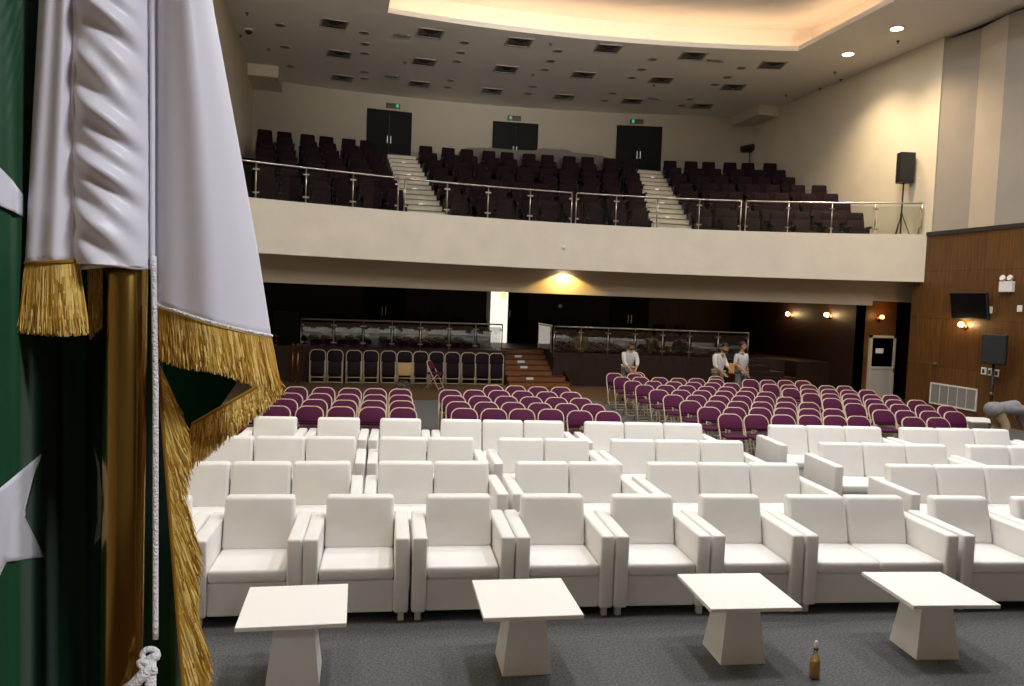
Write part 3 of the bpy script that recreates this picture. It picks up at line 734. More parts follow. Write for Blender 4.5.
dots = ['on the ceiling beside the two lit downlights', 'near the wall edge, outer one of a pair', 'near the wall edge, at the wall line', 'farthest along the painted wall line', 'highest by the flag', 'by the flag bulkhead', 'at the corner over the flag', 'between two vents in the flag half', 'close to the recess beside a vent', 'below the third recess vent', 'between middle-row vents', 'under a middle-row vent', 'close to the wall bulkhead']
sp0 = None
for (px, py), d in zip(DOTS, dots):
    p = atZ(px, py, ZC); lab = 'tiny dark sprinkler head '+d
    if p.x > XR-.05: p.x = XR-.05
    if p.x < XL+.1: p.x = XL+.1
    if sp0 is None:
        sp0 = thing('ceiling_sprinkler', (p.x, p.y, ZC), 0, lab, 'sprinkler', 'ceiling sprinkler heads')
        MB().lathe([(.05, 0), (.045, -.015), (.014, -.02), (.014, -.05), (.03, -.053), (.03, -.06)], 12).build('rosette', 'vent', sp0)
    else: dup(sp0, (p.x, p.y, ZC), None, lab)
p = atZ(248.7, 29.5, ZC)
o = thing('dome_camera', (max(p.x, XL+.2), p.y, ZC), 0, 'black dome camera on the ceiling near the flag', 'camera')
MB().lathe([(.12, 0), (.12, -.03), (.10, -.04)], 16).build('mount', 'plate', o); MB().lathe([(.095, -.035), (.09, -.08), (.06, -.12), (.01, -.135)], 16).build('dome', 'black', o, smooth=True)
for k, (px, py) in enumerate([(402, 34.5), (715.5, 60), (392, 75), (655, 98)]):
    p = atZ(px, py, ZC)
    o = thing('ceiling_sensor_bar', (p.x, p.y, ZC), -.05, 'slim grey fixture bar on the ceiling ' + ['beside the first recess vent gap', 'beside the fifth recess vent', 'with a green glow above the corner seats', 'just in front of the back wall'][k], 'fixture', 'slim ceiling fixture bars')
    MB().box(-.24, .24, -.03, .03, -.05, 0).build('bar', 'vent', o)
    MB().box(.16, .2, -.034, -.03, -.04, -.015).build('indicator', 'exitgreen', o)

# wall washer lamp set behind the fascia (amber scallop under the balcony)
p = atY(566, 271, fas(6.3)+.6)
o = thing('soffit_downlight', (p.x, fas(p.x)+.66, 3.44), 0, 'small lit downlight tucked under the balcony edge above the amber glow', 'downlight')
MB().lathe([(.09, 0), (.09, -.012), (.07, -.014)], 16).build('ring', 'white_trim', o); MB().lathe([(.065, -.002), (.065, -.02), (.03, -.022)], 16).build('lamp', 'downlight', o)
SOFX = p.x

# ------------------------------------------------------------------ white leather seating
def sofa_proto(n, name):
    cw = {1: .576, 2: .574, 3: .582}[n]; W = n*cw+.24; iw = n*cw/2
    o = thing(name, (0, 0, 0))
    MB().box(-iw, iw, .035, .74, .078, .335).build('base', 'leather', o, bevel=.012)
    MB().box(-iw, iw, .64, .80, .335, .66).build('back_frame', 'leather', o, bevel=.03, seg=3, smooth=True)
    for s_ in (-1, 1):
        x0, x1 = sorted((s_*iw, s_*(iw+.115)))
        MB().box(x0, x1, 0, .80, .078, .675).build('armrest', 'leather', o, bevel=.022, seg=3, smooth=True)
    for k in range(n):
        c = -iw+cw*(k+.5); hw = cw/2-.004
        MB().box(c-hw, c+hw, .012, .585, .338, .44).build('seat_cushion', 'leather', o, bevel=.028, seg=3, smooth=True)
        mb = MB(); mb.frustum([(c-hw, .50, .425), (c+hw, .50, .425), (c+hw, .655, .425), (c-hw, .655, .425)], [(c-hw+.004, .605, .845), (c+hw-.004, .605, .845), (c+hw-.004, .725, .845), (c-hw+.004, .725, .845)])
        mb.build('back_cushion', 'leather', o, bevel=.035, seg=3, smooth=True)
    for sx_ in (-1, 1):
        for y in (.05, .72): MB().box(sx_*(iw+.06)-.024, sx_*(iw+.06)+.024, y, y+.048, 0, .08).build('foot', 'footwhite', o, bevel=.004, seg=1)
    return o
SOFAS = [('r1', 1, -1.38, 6.64, -3.2), ('r1', 1, -.558, 6.596, -3.5), ('r1', 1, .253, 6.543, -3.9), ('r1', 1, 1.084, 6.482, -4.4), ('r1', 1, 1.902, 6.416, -4.9), ('r1', 1, 2.715, 6.343, -5.3), ('r1', 1, 3.532, 6.265, -5.8), ('r1', 2, 4.634, 6.144, -6.4), ('r1', 1, 5.765, 6.015, -7.0), ('r1', 1, 6.60, 5.91, -7.4),
 ('r2', 3, -.665, 7.903, -2.5), ('r2', 2, 1.034, 7.818, -3.5), ('r2', 2, 2.455, 7.721, -4.3), ('r2', 3, 4.179, 7.574, -5.3), ('r2', 3, 6.951, 7.276, -6.9),
 ('r3', 3, -.579, 9.286, -3.3), ('r3', 2, 1.123, 9.178, -4.2), ('r3', 2, 2.551, 9.063, -5.0), ('r3', 3, 4.255, 8.898, -5.9), ('r3', 3, 7.001, 8.576, -7.5), ('r3', 3, 9.02, 8.31, -8.3),
 ('r4', 1, -.736, 10.732, -5.0), ('r4', 1, .095, 10.659, -5.2), ('r4', 1, .925, 10.579, -5.4), ('r4', 3, 2.335, 10.442, -5.7), ('r4', 3, 4.36, 10.235, -6.2), ('r4', 3, 7.095, 9.921, -6.8), ('r4', 3, 9.13, 9.675, -7.2), ('r4', 3, 11.16, 9.40, -7.6)]
rl = {'r1': 'front row', 'r2': 'second row', 'r3': 'third row', 'r4': 'rear row'}
nmn = {1: 'armchair', 2: 'loveseat', 3: 'sofa'}
desc = {1: 'single armchair', 2: 'two-seater sofa', 3: 'three-seater sofa'}
cnt = {}; tot = {}
for s_ in SOFAS: tot[(s_[0], s_[1])] = tot.get((s_[0], s_[1]), 0)+1
protos = {}
for r_, n_, x, y, a in SOFAS:
    key = (r_, n_); cnt[key] = cnt.get(key, 0)+1
    if tot[key] == 1: lab = f'white leather {desc[n_]}, the only one in the {rl[r_]}'
    else: lab = f'white leather {desc[n_]}, {ORD[cnt[key]]} of its kind from the flag, {rl[r_]} of white seating'
    an = R(a); q = Vector((x, y, 0))-(rotz(an) @ Vector((0, .665, 0)))
    if n_ not in protos:
        protos[n_] = o = sofa_proto(n_, nmn[n_]); o.location = q; o.rotation_euler = (0, 0, an); tag(o, lab, 'armchair' if n_ == 1 else 'sofa', 'white leather '+desc[n_]+'s')
    else: dup(protos[n_], q, an, lab)

# coffee tables
def table_proto():
    o = thing('coffee_table', (0, 0, 0))
    MB().box(-.335, .335, -.335, .335, .452, .48).build('table_top', 'laminate', o, bevel=.003, seg=1)
    MB().frustum([(-.17, -.17, 0), (.17, -.17, 0), (.17, .17, 0), (-.17, .17, 0)], [(-.115, -.115, .452), (.115, -.115, .452), (.115, .115, .452), (-.115, .115, .452)]).build('pedestal', 'laminate', o)
    return o
tp = table_proto()
TB = [(-.206, 5.153, -1.85), (1.341, 5.075, -3.5), (2.921, 4.99, -5.4), (4.429, 4.834, -7.1)]
tl = ['white square coffee table beside the gold fringe of the flag', 'white square coffee table before the third and fourth armchairs', 'white square coffee table just behind the amber bottle', 'white square coffee table in front of the two-seater sofa']
for k, (x, y, a) in enumerate(TB):
    if k == 0: tp.location = (x, y, 0); tp.rotation_euler = (0, 0, R(a)); tag(tp, tl[0], 'coffee table', 'pedestal coffee tables')
    else: dup(tp, (x, y, 0), R(a), tl[k])
# spare coffee tables pushed against the wall side
p = atZ(955, 424, .48)
dup(tp, (12.6, 12.75, 0), R(-12), 'white coffee table beyond the last chairs, next to the bending man')
o = thing('bottle', (3.30, 4.56, 0), 0, 'small bottle of amber liquid with white cap standing on the carpet', 'bottle')
MB().lathe([(.030, 0), (.034, .008), (.034, .11), (.030, .135), (.018, .165), (.0135, .178), (.0135, .205)], 20).build('glass_body', 'bottleglass', o, smooth=True)
MB().lathe([(.027, .006), (.032, .012), (.032, .108), (.030, .125), (.001, .126)], 20).build('amber_liquid', 'juice', o, smooth=True)
MB().lathe([(.016, .205), (.016, .217)], 16).build('neck_ring', 'black', o)
MB().lathe([(.0155, .217), (.0155, .222), (.011, .262), (.008, .266)], 16).build('cap', 'plate', o, smooth=True)

# ------------------------------------------------------------------ plum folding chairs
def uframe(w, y0, z0, y1, z1, rad=.13, n=7):
    """inverted-U tube: foot, up to a rounded top, down to the other foot"""
    L = []
    def on(t): return (lerp(y0, y1, t), lerp(z0, z1, t))
    H = math.hypot(y1-y0, z1-z0); t0 = 1-rad/H
    L.append((-w, *on(0))); L.append((-w, *on(.5))); L.append((-w, *on(t0)))
    for k in range(1, n):
        a = PI/2*k/n; L.append((-w+rad*(1-math.cos(a)), *on(t0+(1-t0)*math.sin(a))))
    L.append((-w+rad, *on(1)))
    return L+[(-x, y, z) for x, y, z in reversed(L)]
def chair_proto():
    o = thing('folding_chair', (0, 0, 0)); w = .207
    fr = MB(); fr.tube(uframe(w, -.20, 0, .20, .775), .012, 7); fr.tube([(-w, -.175, .05), (w, -.175, .05)], .009, 6)
    fr.build('front_frame', 'tube', o, smooth=True)
    rr = MB()
    for s_ in (-1, 1): rr.tube([(s_*(w-.025), .25, 0), (s_*(w-.025), -.13, .435)], .011, 6)
    rr.tube([(-w+.025, .21, .05), (w-.025, .21, .05)], .009, 6)
    rr.build('rear_legs', 'tube', o, smooth=True)
    poly = [(-w+.02, -.19), (w-.02, -.19), (w-.02, .10), (w-.06, .18), (-w+.06, .18), (-w+.02, .10)]
    MB().prism(poly, .425, .47).build('seat', 'plum', o, bevel=.014, seg=2, smooth=True)
    # backrest: rounded top panel lying in the tube plane
    th = math.atan2(.40, .775); T = Matrix.Translation((0, -.20, 0)) @ Matrix.Rotation(-th, 4, 'X')
    pts = []; H = math.hypot(.4, .775)
    bw = w-.006; zb, zt = H-.25, H-.006; rr_ = .135
    pts = [(-bw, zb), (bw, zb)]
    for k in range(9): a = PI/2*k/8; pts.append((bw-rr_+rr_*math.cos(a), zt-rr_+rr_*math.sin(a)))
    for k in range(9): a = PI/2+PI/2*k/8; pts.append((-bw+rr_+rr_*math.cos(a), zt-rr_+rr_*math.sin(a)))
    TT = T @ Matrix.Rotation(PI/2, 4, 'X')
    MB().prism(pts, -.018, .022, T=TT).build('backrest', 'plum', o, bevel=.012, seg=2, smooth=True)
    MB().box(-w+.02, w-.02, .12, .135, .35, .37).build('seat_brace', 'tube', o)
    return o
fc = chair_proto(); fcu = False
def place_chair(x, y, a, lab, grp):
    global fcu
    q = Vector((x, y, 0))-(rotz(a) @ Vector((0, .20, 0)))
    if not fcu:
        fcu = True; fc.location = q; fc.rotation_euler = (0, 0, a); return tag(fc, lab, 'folding chair', grp)
    return dup(fc, q, a, lab, grp)
CH_L = [[(-1.30, 12.2), (-.82, 12.17), (-.33, 12.17), (.14, 12.12), (.62, 12.08), (1.09, 12.03)], [(-1.23, 12.99), (-.75, 12.96), (-.28, 12.94), (.2, 12.87), (.67, 12.85), (1.14, 12.83)], [(-.7, 13.72), (-.21, 13.7), (.26, 13.63), (.73, 13.59), (1.18, 13.57)], [(-.65, 14.63), (-.16, 14.58), (.32, 14.49), (.78, 14.47), (1.24, 14.42)]]
CH_M = [[(2.05, 11.99), (2.52, 11.95), (2.98, 11.94), (3.46, 11.93), (3.9, 11.77), (4.36, 11.71)], [(2.08, 12.76), (2.55, 12.73), (3.01, 12.7), (3.47, 12.65), (3.93, 12.59), (4.39, 12.53)], [(2.12, 13.54), (2.59, 13.51), (3.07, 13.51), (3.52, 13.45), (3.98, 13.39), (4.42, 13.31)], [(2.17, 14.35), (2.64, 14.38), (3.12, 14.36), (3.57, 14.3), (4.03, 14.21), (4.5, 14.18)], [(3.17, 15.18), (3.63, 15.15), (4.07, 15.02), (4.54, 14.99)]]
CH_R = [[(6.39, 11.46), (6.82, 11.38), (7.31, 11.37), (7.78, 11.32), (8.23, 11.28), (8.66, 11.25)], [(6.42, 12.24), (6.89, 12.21), (7.37, 12.18), (7.85, 12.16), (8.29, 12.09), (8.78, 12.08)], [(6.46, 13.05), (6.95, 13.02), (7.4, 13.0), (7.87, 12.95), (8.36, 12.93), (8.85, 12.92)], [(6.51, 13.89), (6.99, 13.87), (7.46, 13.82), (7.94, 13.82), (8.41, 13.78), (8.85, 13.68)], [(6.56, 14.7), (7.05, 14.68), (7.5, 14.64), (7.98, 14.59), (8.47, 14.6), (8.92, 14.52)], [(6.61, 15.55), (7.11, 15.56), (7.58, 15.52), (8.01, 15.41), (8.47, 15.36), (8.96, 15.31)], [(6.65, 16.33), (7.16, 16.35), (7.63, 16.27), (8.09, 16.22), (8.54, 16.17), (9.01, 16.15)], [(6.71, 17.16), (7.2, 17.22), (7.67, 17.17), (8.12, 17.08), (8.59, 17.06), (9.04, 16.97)], [(6.86, 18.08), (7.39, 18.03)]]
CH_W = [(10.0, 17.01), (10.42, 16.91), (9.94, 16.02), (10.92, 16.93), (10.35, 15.9), (9.94, 15.19), (11.36, 16.87), (10.89, 15.94), (10.36, 15.13), (9.85, 14.32), (11.3, 15.82), (10.86, 15.11), (10.3, 14.3), (9.79, 13.54), (11.76, 15.8), (11.28, 15.0), (10.8, 14.3), (10.23, 13.49), (9.77, 12.81), (11.78, 15.04), (11.23, 14.19), (10.73, 13.48), (10.25, 12.76), (9.73, 11.98), (11.68, 14.15), (11.14, 13.39), (10.71, 12.73), (10.14, 11.9), (9.65, 11.14), (11.64, 13.36), (11.2, 12.64), (10.62, 11.85), (10.1, 11.09), (11.62, 12.54), (11.09, 11.79)]
rws = {}
for x, y in CH_W: rws.setdefault(round((y+.11*(x-9.7)-11.12)/.835), []).append((x, y))
CH_W = [sorted(rws[k]) for k in sorted(rws)]
for rows_, nm, frm in ((CH_L, 'block near the stacked folded chairs', 'r'), (CH_M, 'block below the wooden steps', 'l'), (CH_R, 'block in front of the men', 'l'), (CH_W, 'block along the walnut wall', 'l')):
    for i, rr in enumerate(rows_):
        seq = list(reversed(rr)) if frm == 'r' else rr
        for k, (x, y) in enumerate(seq):
            place_chair(x, y, R(-6.5+random.uniform(-1.5, 1.5)), f'plum folding chair, {ORD[k+1]} from the aisle, {ORD[i+1]} row, {nm}', 'plum folding chairs')

# folded chairs leaning on the platform front
def folded_proto():
    o = thing('folded_chair', (0, 0, 0)); w = .215; H = .93
    MB().tube(uframe(w, -.10, 0, .0, H), .012, 7).build('front_frame', 'tube', o, smooth=True)
    rr = MB()
    for s_ in (-1, 1): rr.tube([(s_*(w-.03), -.12, 0), (s_*(w-.03), -.045, .62)], .011, 6)
    rr.tube([(-w+.03, -.12, .03), (w-.03, -.12, .03)], .010, 6); rr.tube([(-w+.03, -.105, .17), (w-.03, -.105, .17)], .010, 6)
    rr.build('rear_legs', 'tube', o, smooth=True)
    th = math.atan2(.10, H); T = Matrix.Translation((0, -.10, 0)) @ Matrix.Rotation(-th, 4, 'X') @ Matrix.Rotation(PI/2, 4, 'X')
    bw = w-.01; pts = [(-bw, .62), (bw, .62)]; zt = H-.005; r0 = .13
    for k in range(9): a = PI/2*k/8; pts.append((bw-r0+r0*math.cos(a), zt-r0+r0*math.sin(a)))
    for k in range(9): a = PI/2+PI/2*k/8; pts.append((-bw+r0+r0*math.cos(a), zt-r0+r0*math.sin(a)))
    MB().prism(pts, -.02, .02, T=T).build('backrest', 'foldshaded', o, bevel=.01, seg=2, smooth=True)
    MB().prism([(-bw+.02, .24), (bw-.02, .24), (bw-.02, .61), (-bw+.02, .61)], .0, .045, T=T).build('seat', 'foldshaded', o, bevel=.012, seg=2, smooth=True)
    return o
fp = folded_proto()
pxs = [317.5, 335, 354, 371, 388.6, 405, 421, 437, 453, 469, 483, 497]
for k, px in enumerate(pxs):
    x = strip_x(lambda x: plat(x)-.45, px, .5); y = plat(x)-.30
    lab = f'folded chair leaning on the platform front, {ORD[k+1]} in the line starting by the brass posts'
    if k == 0: fp.location = (x, y, 0); tag(fp, lab, 'folded chair', 'folded chairs along the platform'); c = fp
    else: c = dup(fp, (x, y, 0), 0, lab)
    if k == 5:
        c['label'] = 'folded chair with a bare tan seat board, amid the dark folded chairs'
        for q in [q for q in C.objects if q.parent is c and q.name.startswith('seat')]:
            q.data = q.data.copy(); q.data.materials[0] = M['tan']; q['label'] = 'bare tan seat board'
# open chair seen sideways, crumpled plastic
p = atZ(427, 391, 0)
c = dup(fc, (p.x+.25, p.y+.35, 0), R(62), 'plum folding chair standing alone sideways before the folded chairs', 'loose folding chairs')
# the folding chairs being moved by the men
c = dup(fc, (7.56, 18.22, 0), R(-10), 'plum folding chair held under the hands of the man beside the steps', 'loose folding chairs')
c = dup(fc, (9.42, 17.45, 0), R(4), 'plum folding chair standing right before the two men', 'loose folding chairs')
o = thing('clear_plastic_bag', (*atZ(404, 393, 0).xy, 0), 0, 'crumpled clear plastic bag on the floor behind the plum chairs', 'bag')
bm = bmesh.new(); bmesh.ops.create_icosphere(bm, subdivisions=3, radius=.19)
for v in bm.verts:
    k = .8+.35*random.random(); v.co = Vector((v.co.x*k*1.1, v.co.y*k*.9, max(0, v.co.z*k+.14)))
me = bpy.data.meshes.new('film'); bm.to_mesh(me); bm.free(); me.materials.append(M['plastic'])
q = bpy.data.objects.new('film', me); C.objects.link(q); q.parent = o

# ------------------------------------------------------------------ people
def skin_mesh(nodes, edges, root, sub=1, lv=2):
    """nodes: {name: ((x,y,z), r or (rx,ry))}"""
    nm = list(nodes); idx = {k: i for i, k in enumerate(nm)}
    me = bpy.data.meshes.new('tmp'); me.from_pydata([nodes[k][0] for k in nm], [(idx[a], idx[b]) for a, b in edges], []); me.update()
    o = bpy.data.objects.new('tmp', me); C.objects.link(o)
    md = o.modifiers.new('skin', 'SKIN'); md.use_smooth_shade = True; md.branch_smoothing = .3
    sv = me.skin_vertices[0].data
    for k in nm:
        r_ = nodes[k][1]; sv[idx[k]].radius = r_ if isinstance(r_, tuple) else (r_, r_)
        sv[idx[k]].use_root = (k == root)
    sb = o.modifiers.new('sub', 'SUBSURF'); sb.levels = lv; sb.render_levels = lv
    dg = bpy.context.evaluated_depsgraph_get(); dg.update()
    out = bpy.data.meshes.new_from_object(o.evaluated_get(dg))
    bpy.data.objects.remove(o); bpy.data.meshes.remove(me)
    for p_ in out.polygons: p_.use_smooth = True
    return out
def chain(*ks): return list(zip(ks[:-1], ks[1:]))
def hand(nodes, edges, key, wrist, d, side, n_):
    """palm, four fingers and a thumb; d: pointing direction, n_: palm normal"""
    d = Vector(d).normalized(); n_ = Vector(n_); n_ = (n_-d*n_.dot(d)).normalized(); s_ = d.cross(n_).normalized()*side
    w = Vector(wrist); palm = w+d*.06
    nodes[key+'palm'] = (tuple(palm), (.032, .018)); edges.append((key+'wr', key+'palm'))
    for i, (o_, l) in enumerate([(-.027, .062), (-.009, .074), (.009, .07), (.027, .056)]):
        a = palm+d*.03+s_*o_; b = a+d*l*.5+n_*.008; c = a+d*l*.85+n_*.032
        for t, q in (('a', a), ('b', b), ('c', c)): nodes[f'{key}f{i}{t}'] = (tuple(q), .0085)
        edges += [(key+'palm', f'{key}f{i}a')]+chain(f'{key}f{i}a', f'{key}f{i}b', f'{key}f{i}c')
    a = w+d*.035+s_*.035; b = a+d*.03+s_*.018+n_*.012; c = b+d*.025+n_*.014
    for t, q in (('a', a), ('b', b), ('c', c)): nodes[f'{key}t{t}'] = (tuple(q), .010)
    edges += [(key+'palm', key+'ta')]+chain(key+'ta', key+'tb', key+'tc')
def head_parts(me, T):
    """join head with face onto the body mesh"""
    bm = bmesh.new(); bm.from_mesh(me); n0 = len(bm.verts)
    def ball(c, r, mi, seg=16):
        g_ = bmesh.ops.create_uvsphere(bm, u_segments=seg, v_segments=seg//2+2, radius=1)
        for v in g_['verts']:
            v.co = T @ (Vector(c)+Vector((v.co.x*r[0], v.co.y*r[1], v.co.z*r[2])))
        fs = {f for v in g_['verts'] for f in v.link_faces}
        for f in fs: f.material_index = mi; f.smooth = True
    # cranium, jaw, ears, nose, lips, eyes, brows in head space: origin = head centre, face looks to -y
    ball((0, .012, .03), (.072, .09, .085), 0, 20); ball((0, -.012, -.045), (.055, .068, .068), 0, 16)
    for s_ in (-1, 1):
        ball((s_*.074, .012, -.005), (.010, .02, .032), 0, 8); ball((s_*.029, -.071, .008), (.013, .012, .009), 2, 10); ball((s_*.029, -.079, .008), (.006, .006, .006), 1, 8)
        ball((s_*.03, -.078, .026), (.018, .006, .004), 1, 8)
    ball((0, -.085, -.018), (.012, .02, .022), 0, 10); ball((0, -.073, -.052), (.022, .01, .006), 3, 10)
    bm.to_mesh(me); bm.free()
def hair_mesh(T, beard=False):
    bm = bmesh.new(); g_ = bmesh.ops.create_uvsphere(bm, u_segments=20, v_segments=14, radius=1)
    for v in list(g_['verts']):
        c = v.co.copy()
        v.co = Vector((c.x*.078, .018+c.y*.096, .042+c.z*.086))
    dele = [v for v in bm.verts if (v.co.y < -.02 and v.co.z < .055) or v.co.z < -.05]
    bmesh.ops.delete(bm, geom=dele, context='VERTS')
    if beard:
        g2 = bmesh.ops.create_uvsphere(bm, u_segments=16, v_segments=10, radius=1)
        for v in g2['verts']: v.co = Vector((v.co.x*.058, -.016+v.co.y*.07, -.07+v.co.z*.05))
    for v in bm.verts: v.co = T @ v.co
    me = bpy.data.meshes.new('hair'); bm.to_mesh(me); bm.free(); me.materials.append(M['hair'])
    for p_ in me.polygons: p_.use_smooth = True
    md = bpy.data.objects.new('hair', me); C.objects.link(md); return md
M['eyewhite'] = mat('eye_white', rgb(225, 220, 212), .3); M['lip'] = mat('lip', rgb(142, 84, 72), .5)
def person(loc, rz, J, headT, lab, shirt, trouser, sleeve=1.0, hem=-.02, beard=False, s=1.0, hands=None, fat=1.0):
    """J: joints of the pose, person looks to local -y"""
    o = thing('person', loc, rz, lab, 'person'); o.scale = (s, s, s)
    nd = {}; ed = []
    rad = dict(pel=(.14, .10), spi=(.125, .095), che=(.118, .08), nkb=(.055, .052), nek=(.05, .05), hd=(.055, .06),
               shL=.044, shR=.044, elL=.04, elR=.04, wrL=.026, wrR=.026, hpL=.085, hpR=.085, knL=.06, knR=.06, anL=.04, anR=.04, toL=.035, toR=.035)
    for k, v in J.items(): nd[k] = (tuple(v), rad[k])
    ed += chain('pel', 'spi', 'che', 'nkb', 'nek', 'hd')
    for s_ in 'LR': ed += chain('che', 'sh'+s_, 'el'+s_, 'wr'+s_)+chain('pel', 'hp'+s_, 'kn'+s_, 'an'+s_, 'to'+s_)
    for s_ in 'LR':
        d = Vector(J['wr'+s_])-Vector(J['el'+s_]); nv = (0, -1, .2) if hands is None else hands
        hand(nd, ed, s_, J['wr'+s_], d, 1 if s_ == 'L' else -1, nv)
    # wrists share names with the hand helper
    ed = [(('wr'+a[0]) if a in ('Lwr', 'Rwr') else a, b) for a, b in ed]
    me = skin_mesh(nd, ed, 'pel', lv=2)
    head_parts(me, headT)
    me.materials.clear()
    for m_ in ('skin', 'hair', 'eyewhite', 'lip'): me.materials.append(M[m_])
    b = bpy.data.objects.new('body', me); C.objects.link(b); b.parent = o; me.name = 'body'
    h = hair_mesh(headT, beard); h.parent = o
    V = lambda k: Vector(J[k])
    # shirt
    sd = {}; se = []
    up = (V('che')-V('pel')).normalized()
    hm = V('pel')+up*hem
    sd['hem'] = (tuple(hm), (.165*fat, .135*fat)); sd['pel'] = (tuple(V('pel')+up*.06), (.162*fat, .13*fat)); sd['spi'] = (J['spi'], (.152*fat, .118*fat)); sd['che'] = (J['che'], (.158*fat, .116*fat)); sd['nkb'] = (tuple(V('nkb').lerp(V('nek'), .35)), (.088, .084))
    se += chain('hem', 'pel', 'spi', 'che', 'nkb')
    for s_ in 'LR':
        sd['sh'+s_] = (J['sh'+s_], .072); sd['el'+s_] = (J['el'+s_], .056); e_ = V('el'+s_).lerp(V('wr'+s_), sleeve); sd['cf'+s_] = (tuple(e_), .042)
        se += chain('che', 'sh'+s_, 'el'+s_, 'cf'+s_)
    ms = skin_mesh(sd, se, 'spi', lv=2); ms.materials.clear(); ms.materials.append(M[shirt]); ms.name = 'shirt'
    q = bpy.data.objects.new('shirt', ms); C.objects.link(q); q.parent = o
    col = MB().tube([tuple(V('nek')+(Matrix.Rotation(a*PI/6, 3, 'Z') @ Vector((.066, 0, 0)))-(V('nek')-V('nkb'))*.8) for a in range(12)], .014, 6, closed=True).build('collar', shirt, o, smooth=True)
    td = {'pel': (tuple(V('pel')), (.13, .10))}; te = []
    for s_ in 'LR':
        td['hp'+s_] = (J['hp'+s_], .088); td['kn'+s_] = (J['kn'+s_], .08); td['an'+s_] = (tuple(V('an'+s_)+Vector((0, 0, .03))), .065)
        te += chain('pel', 'hp'+s_, 'kn'+s_, 'an'+s_)
    mt_ = skin_mesh(td, te, 'pel', lv=2); mt_.materials.clear(); mt_.materials.append(M[trouser]); mt_.name = 'trousers'
    q = bpy.data.objects.new('trousers', mt_); C.objects.link(q); q.parent = o
    for s_ in 'LR':
        a, t_ = V('an'+s_), V('to'+s_)
        z0 = min(a.z, t_.z)-.045
        mb = MB(); mb.tube([(a.x, a.y+.05, z0+.045), (a.x, a.y, z0+.05), tuple(a.lerp(t_, .5)), (t_.x, t_.y, t_.z), tuple(t_+(t_-a).normalized()*.05)], [.03, .046, .046, .042, .02], 10)
        mb.build('shoe', 'shoe', o, smooth=True)
    return o
# standing joints, 1.62 m
def base_pose():
    return dict(pel=(0, 0, .86), spi=(0, .005, 1.02), che=(0, .01, 1.20), nkb=(0, .01, 1.35), nek=(0, -.005, 1.405), hd=(0, -.015, 1.47),
                shL=(.175, .01, 1.30), shR=(-.175, .01, 1.30), elL=(.22, .02, 1.04), elR=(-.22, .02, 1.04), wrL=(.22, -.04, .82), wrR=(-.22, -.04, .82),
                hpL=(.09, 0, .80), hpR=(-.09, 0, .80), knL=(.10, -.01, .45), knR=(-.10, -.01, .45), anL=(.10, .02, .085), anR=(-.10, .02, .085), toL=(.11, -.13, .05), toR=(-.11, -.13, .05))
def HT(c, pitch=0, yaw=0): return Matrix.Translation(c) @ Matrix.Rotation(R(yaw), 4, 'Z') @ Matrix.Rotation(R(pitch), 4, 'X')
# man beside the steps, bowed over a chair
P = base_pose()
P.update(spi=(0, -.03, 1.01), che=(0, -.09, 1.17), nkb=(0, -.15, 1.30), nek=(0, -.185, 1.345), hd=(0, -.22, 1.39), shL=(.17, -.12, 1.25), shR=(-.17, -.12, 1.25), elL=(.19, -.21, 1.02), elR=(-.17, -.23, 1.02), wrL=(.10, -.36, .86), wrR=(-.05, -.36, .84))
p = atY(627, 350, 18.75)
person((p.x+.04, 18.75, 0), R(-3), P, HT((0, -.25, 1.455), 32), 'bearded man in a white-grey shirt bowed over a plum folding chair', 'shirt', 'trouser', .55, -.15, True)
P = base_pose()
P.update(spi=(0, -.02, 1.02), che=(0, -.05, 1.19), nkb=(0, -.09, 1.33), nek=(0, -.11, 1.38), hd=(0, -.14, 1.43), elL=(.2, -.12, 1.04), elR=(-.22, -.05, 1.04), wrL=(.1, -.30, .92), wrR=(-.16, -.26, .86))
p = atY(720, 350, 17.95)
person((p.x-.02, 17.95, 0), R(28), P, HT((0, -.17, 1.50), 20, 0), 'bearded man in a pale shirt looking down, standing in front of his colleague', 'shirt', 'trouser', .35, -.16, True)
P = base_pose()
P.update(elL=(.24, .04, 1.05), wrL=(.24, -.02, .83), elR=(-.25, -.02, 1.06), wrR=(-.2, -.2, .95))
p = atY(742, 350, 18.25)
person((p.x, 18.25, 0), R(18), P, HT((0, -.03, 1.535), 0, 38), 'man in a grey-white shirt with head turned towards the wall, beside the side steps', 'shirt2', 'trouser', .05, -.16, False)
o = thing('tan_board', (*atY(731, 378, 18.0).xy, .83), R(20), 'small tan board carried between the two standing men', 'board')
MB().box(-.10, .10, -.02, .02, 0, .26).build('panel', 'tan', o, bevel=.006, seg=1)
# man bending over at the wall side
P = dict(pel=(0, .27, .74), spi=(0, .06, .78), che=(0, -.16, .79), nkb=(0, -.33, .77), nek=(0, -.39, .75), hd=(0, -.46, .72),
         shL=(.17, -.25, .75), shR=(-.17, -.25, .75), elL=(.20, -.34, .52), elR=(-.20, -.34, .52), wrL=(.15, -.46, .36), wrR=(-.15, -.46, .36),
         hpL=(.095, .26, .68), hpR=(-.095, .26, .68), knL=(.13, .12, .42), knR=(-.13, .12, .42), anL=(.13, .28, .085), anR=(-.13, .28, .085), toL=(.14, .13, .05), toR=(-.14, .13, .05))
p = atY(1004, 412, 12.0)
person((p.x+.13, 12.0, 0), R(82), P, HT((0, -.53, .69), 70), 'man in a grey shirt and khaki trousers bending over at the wall side', 'shirtgrey', 'khaki', .75, -.2, False, hands=(0, .3, -1), s=1.06, fat=1.22)
o = thing('white_cushion', (p.x+.95, 11.9, 0), R(80), 'white cushion block lifted by the bending man', 'cushion')
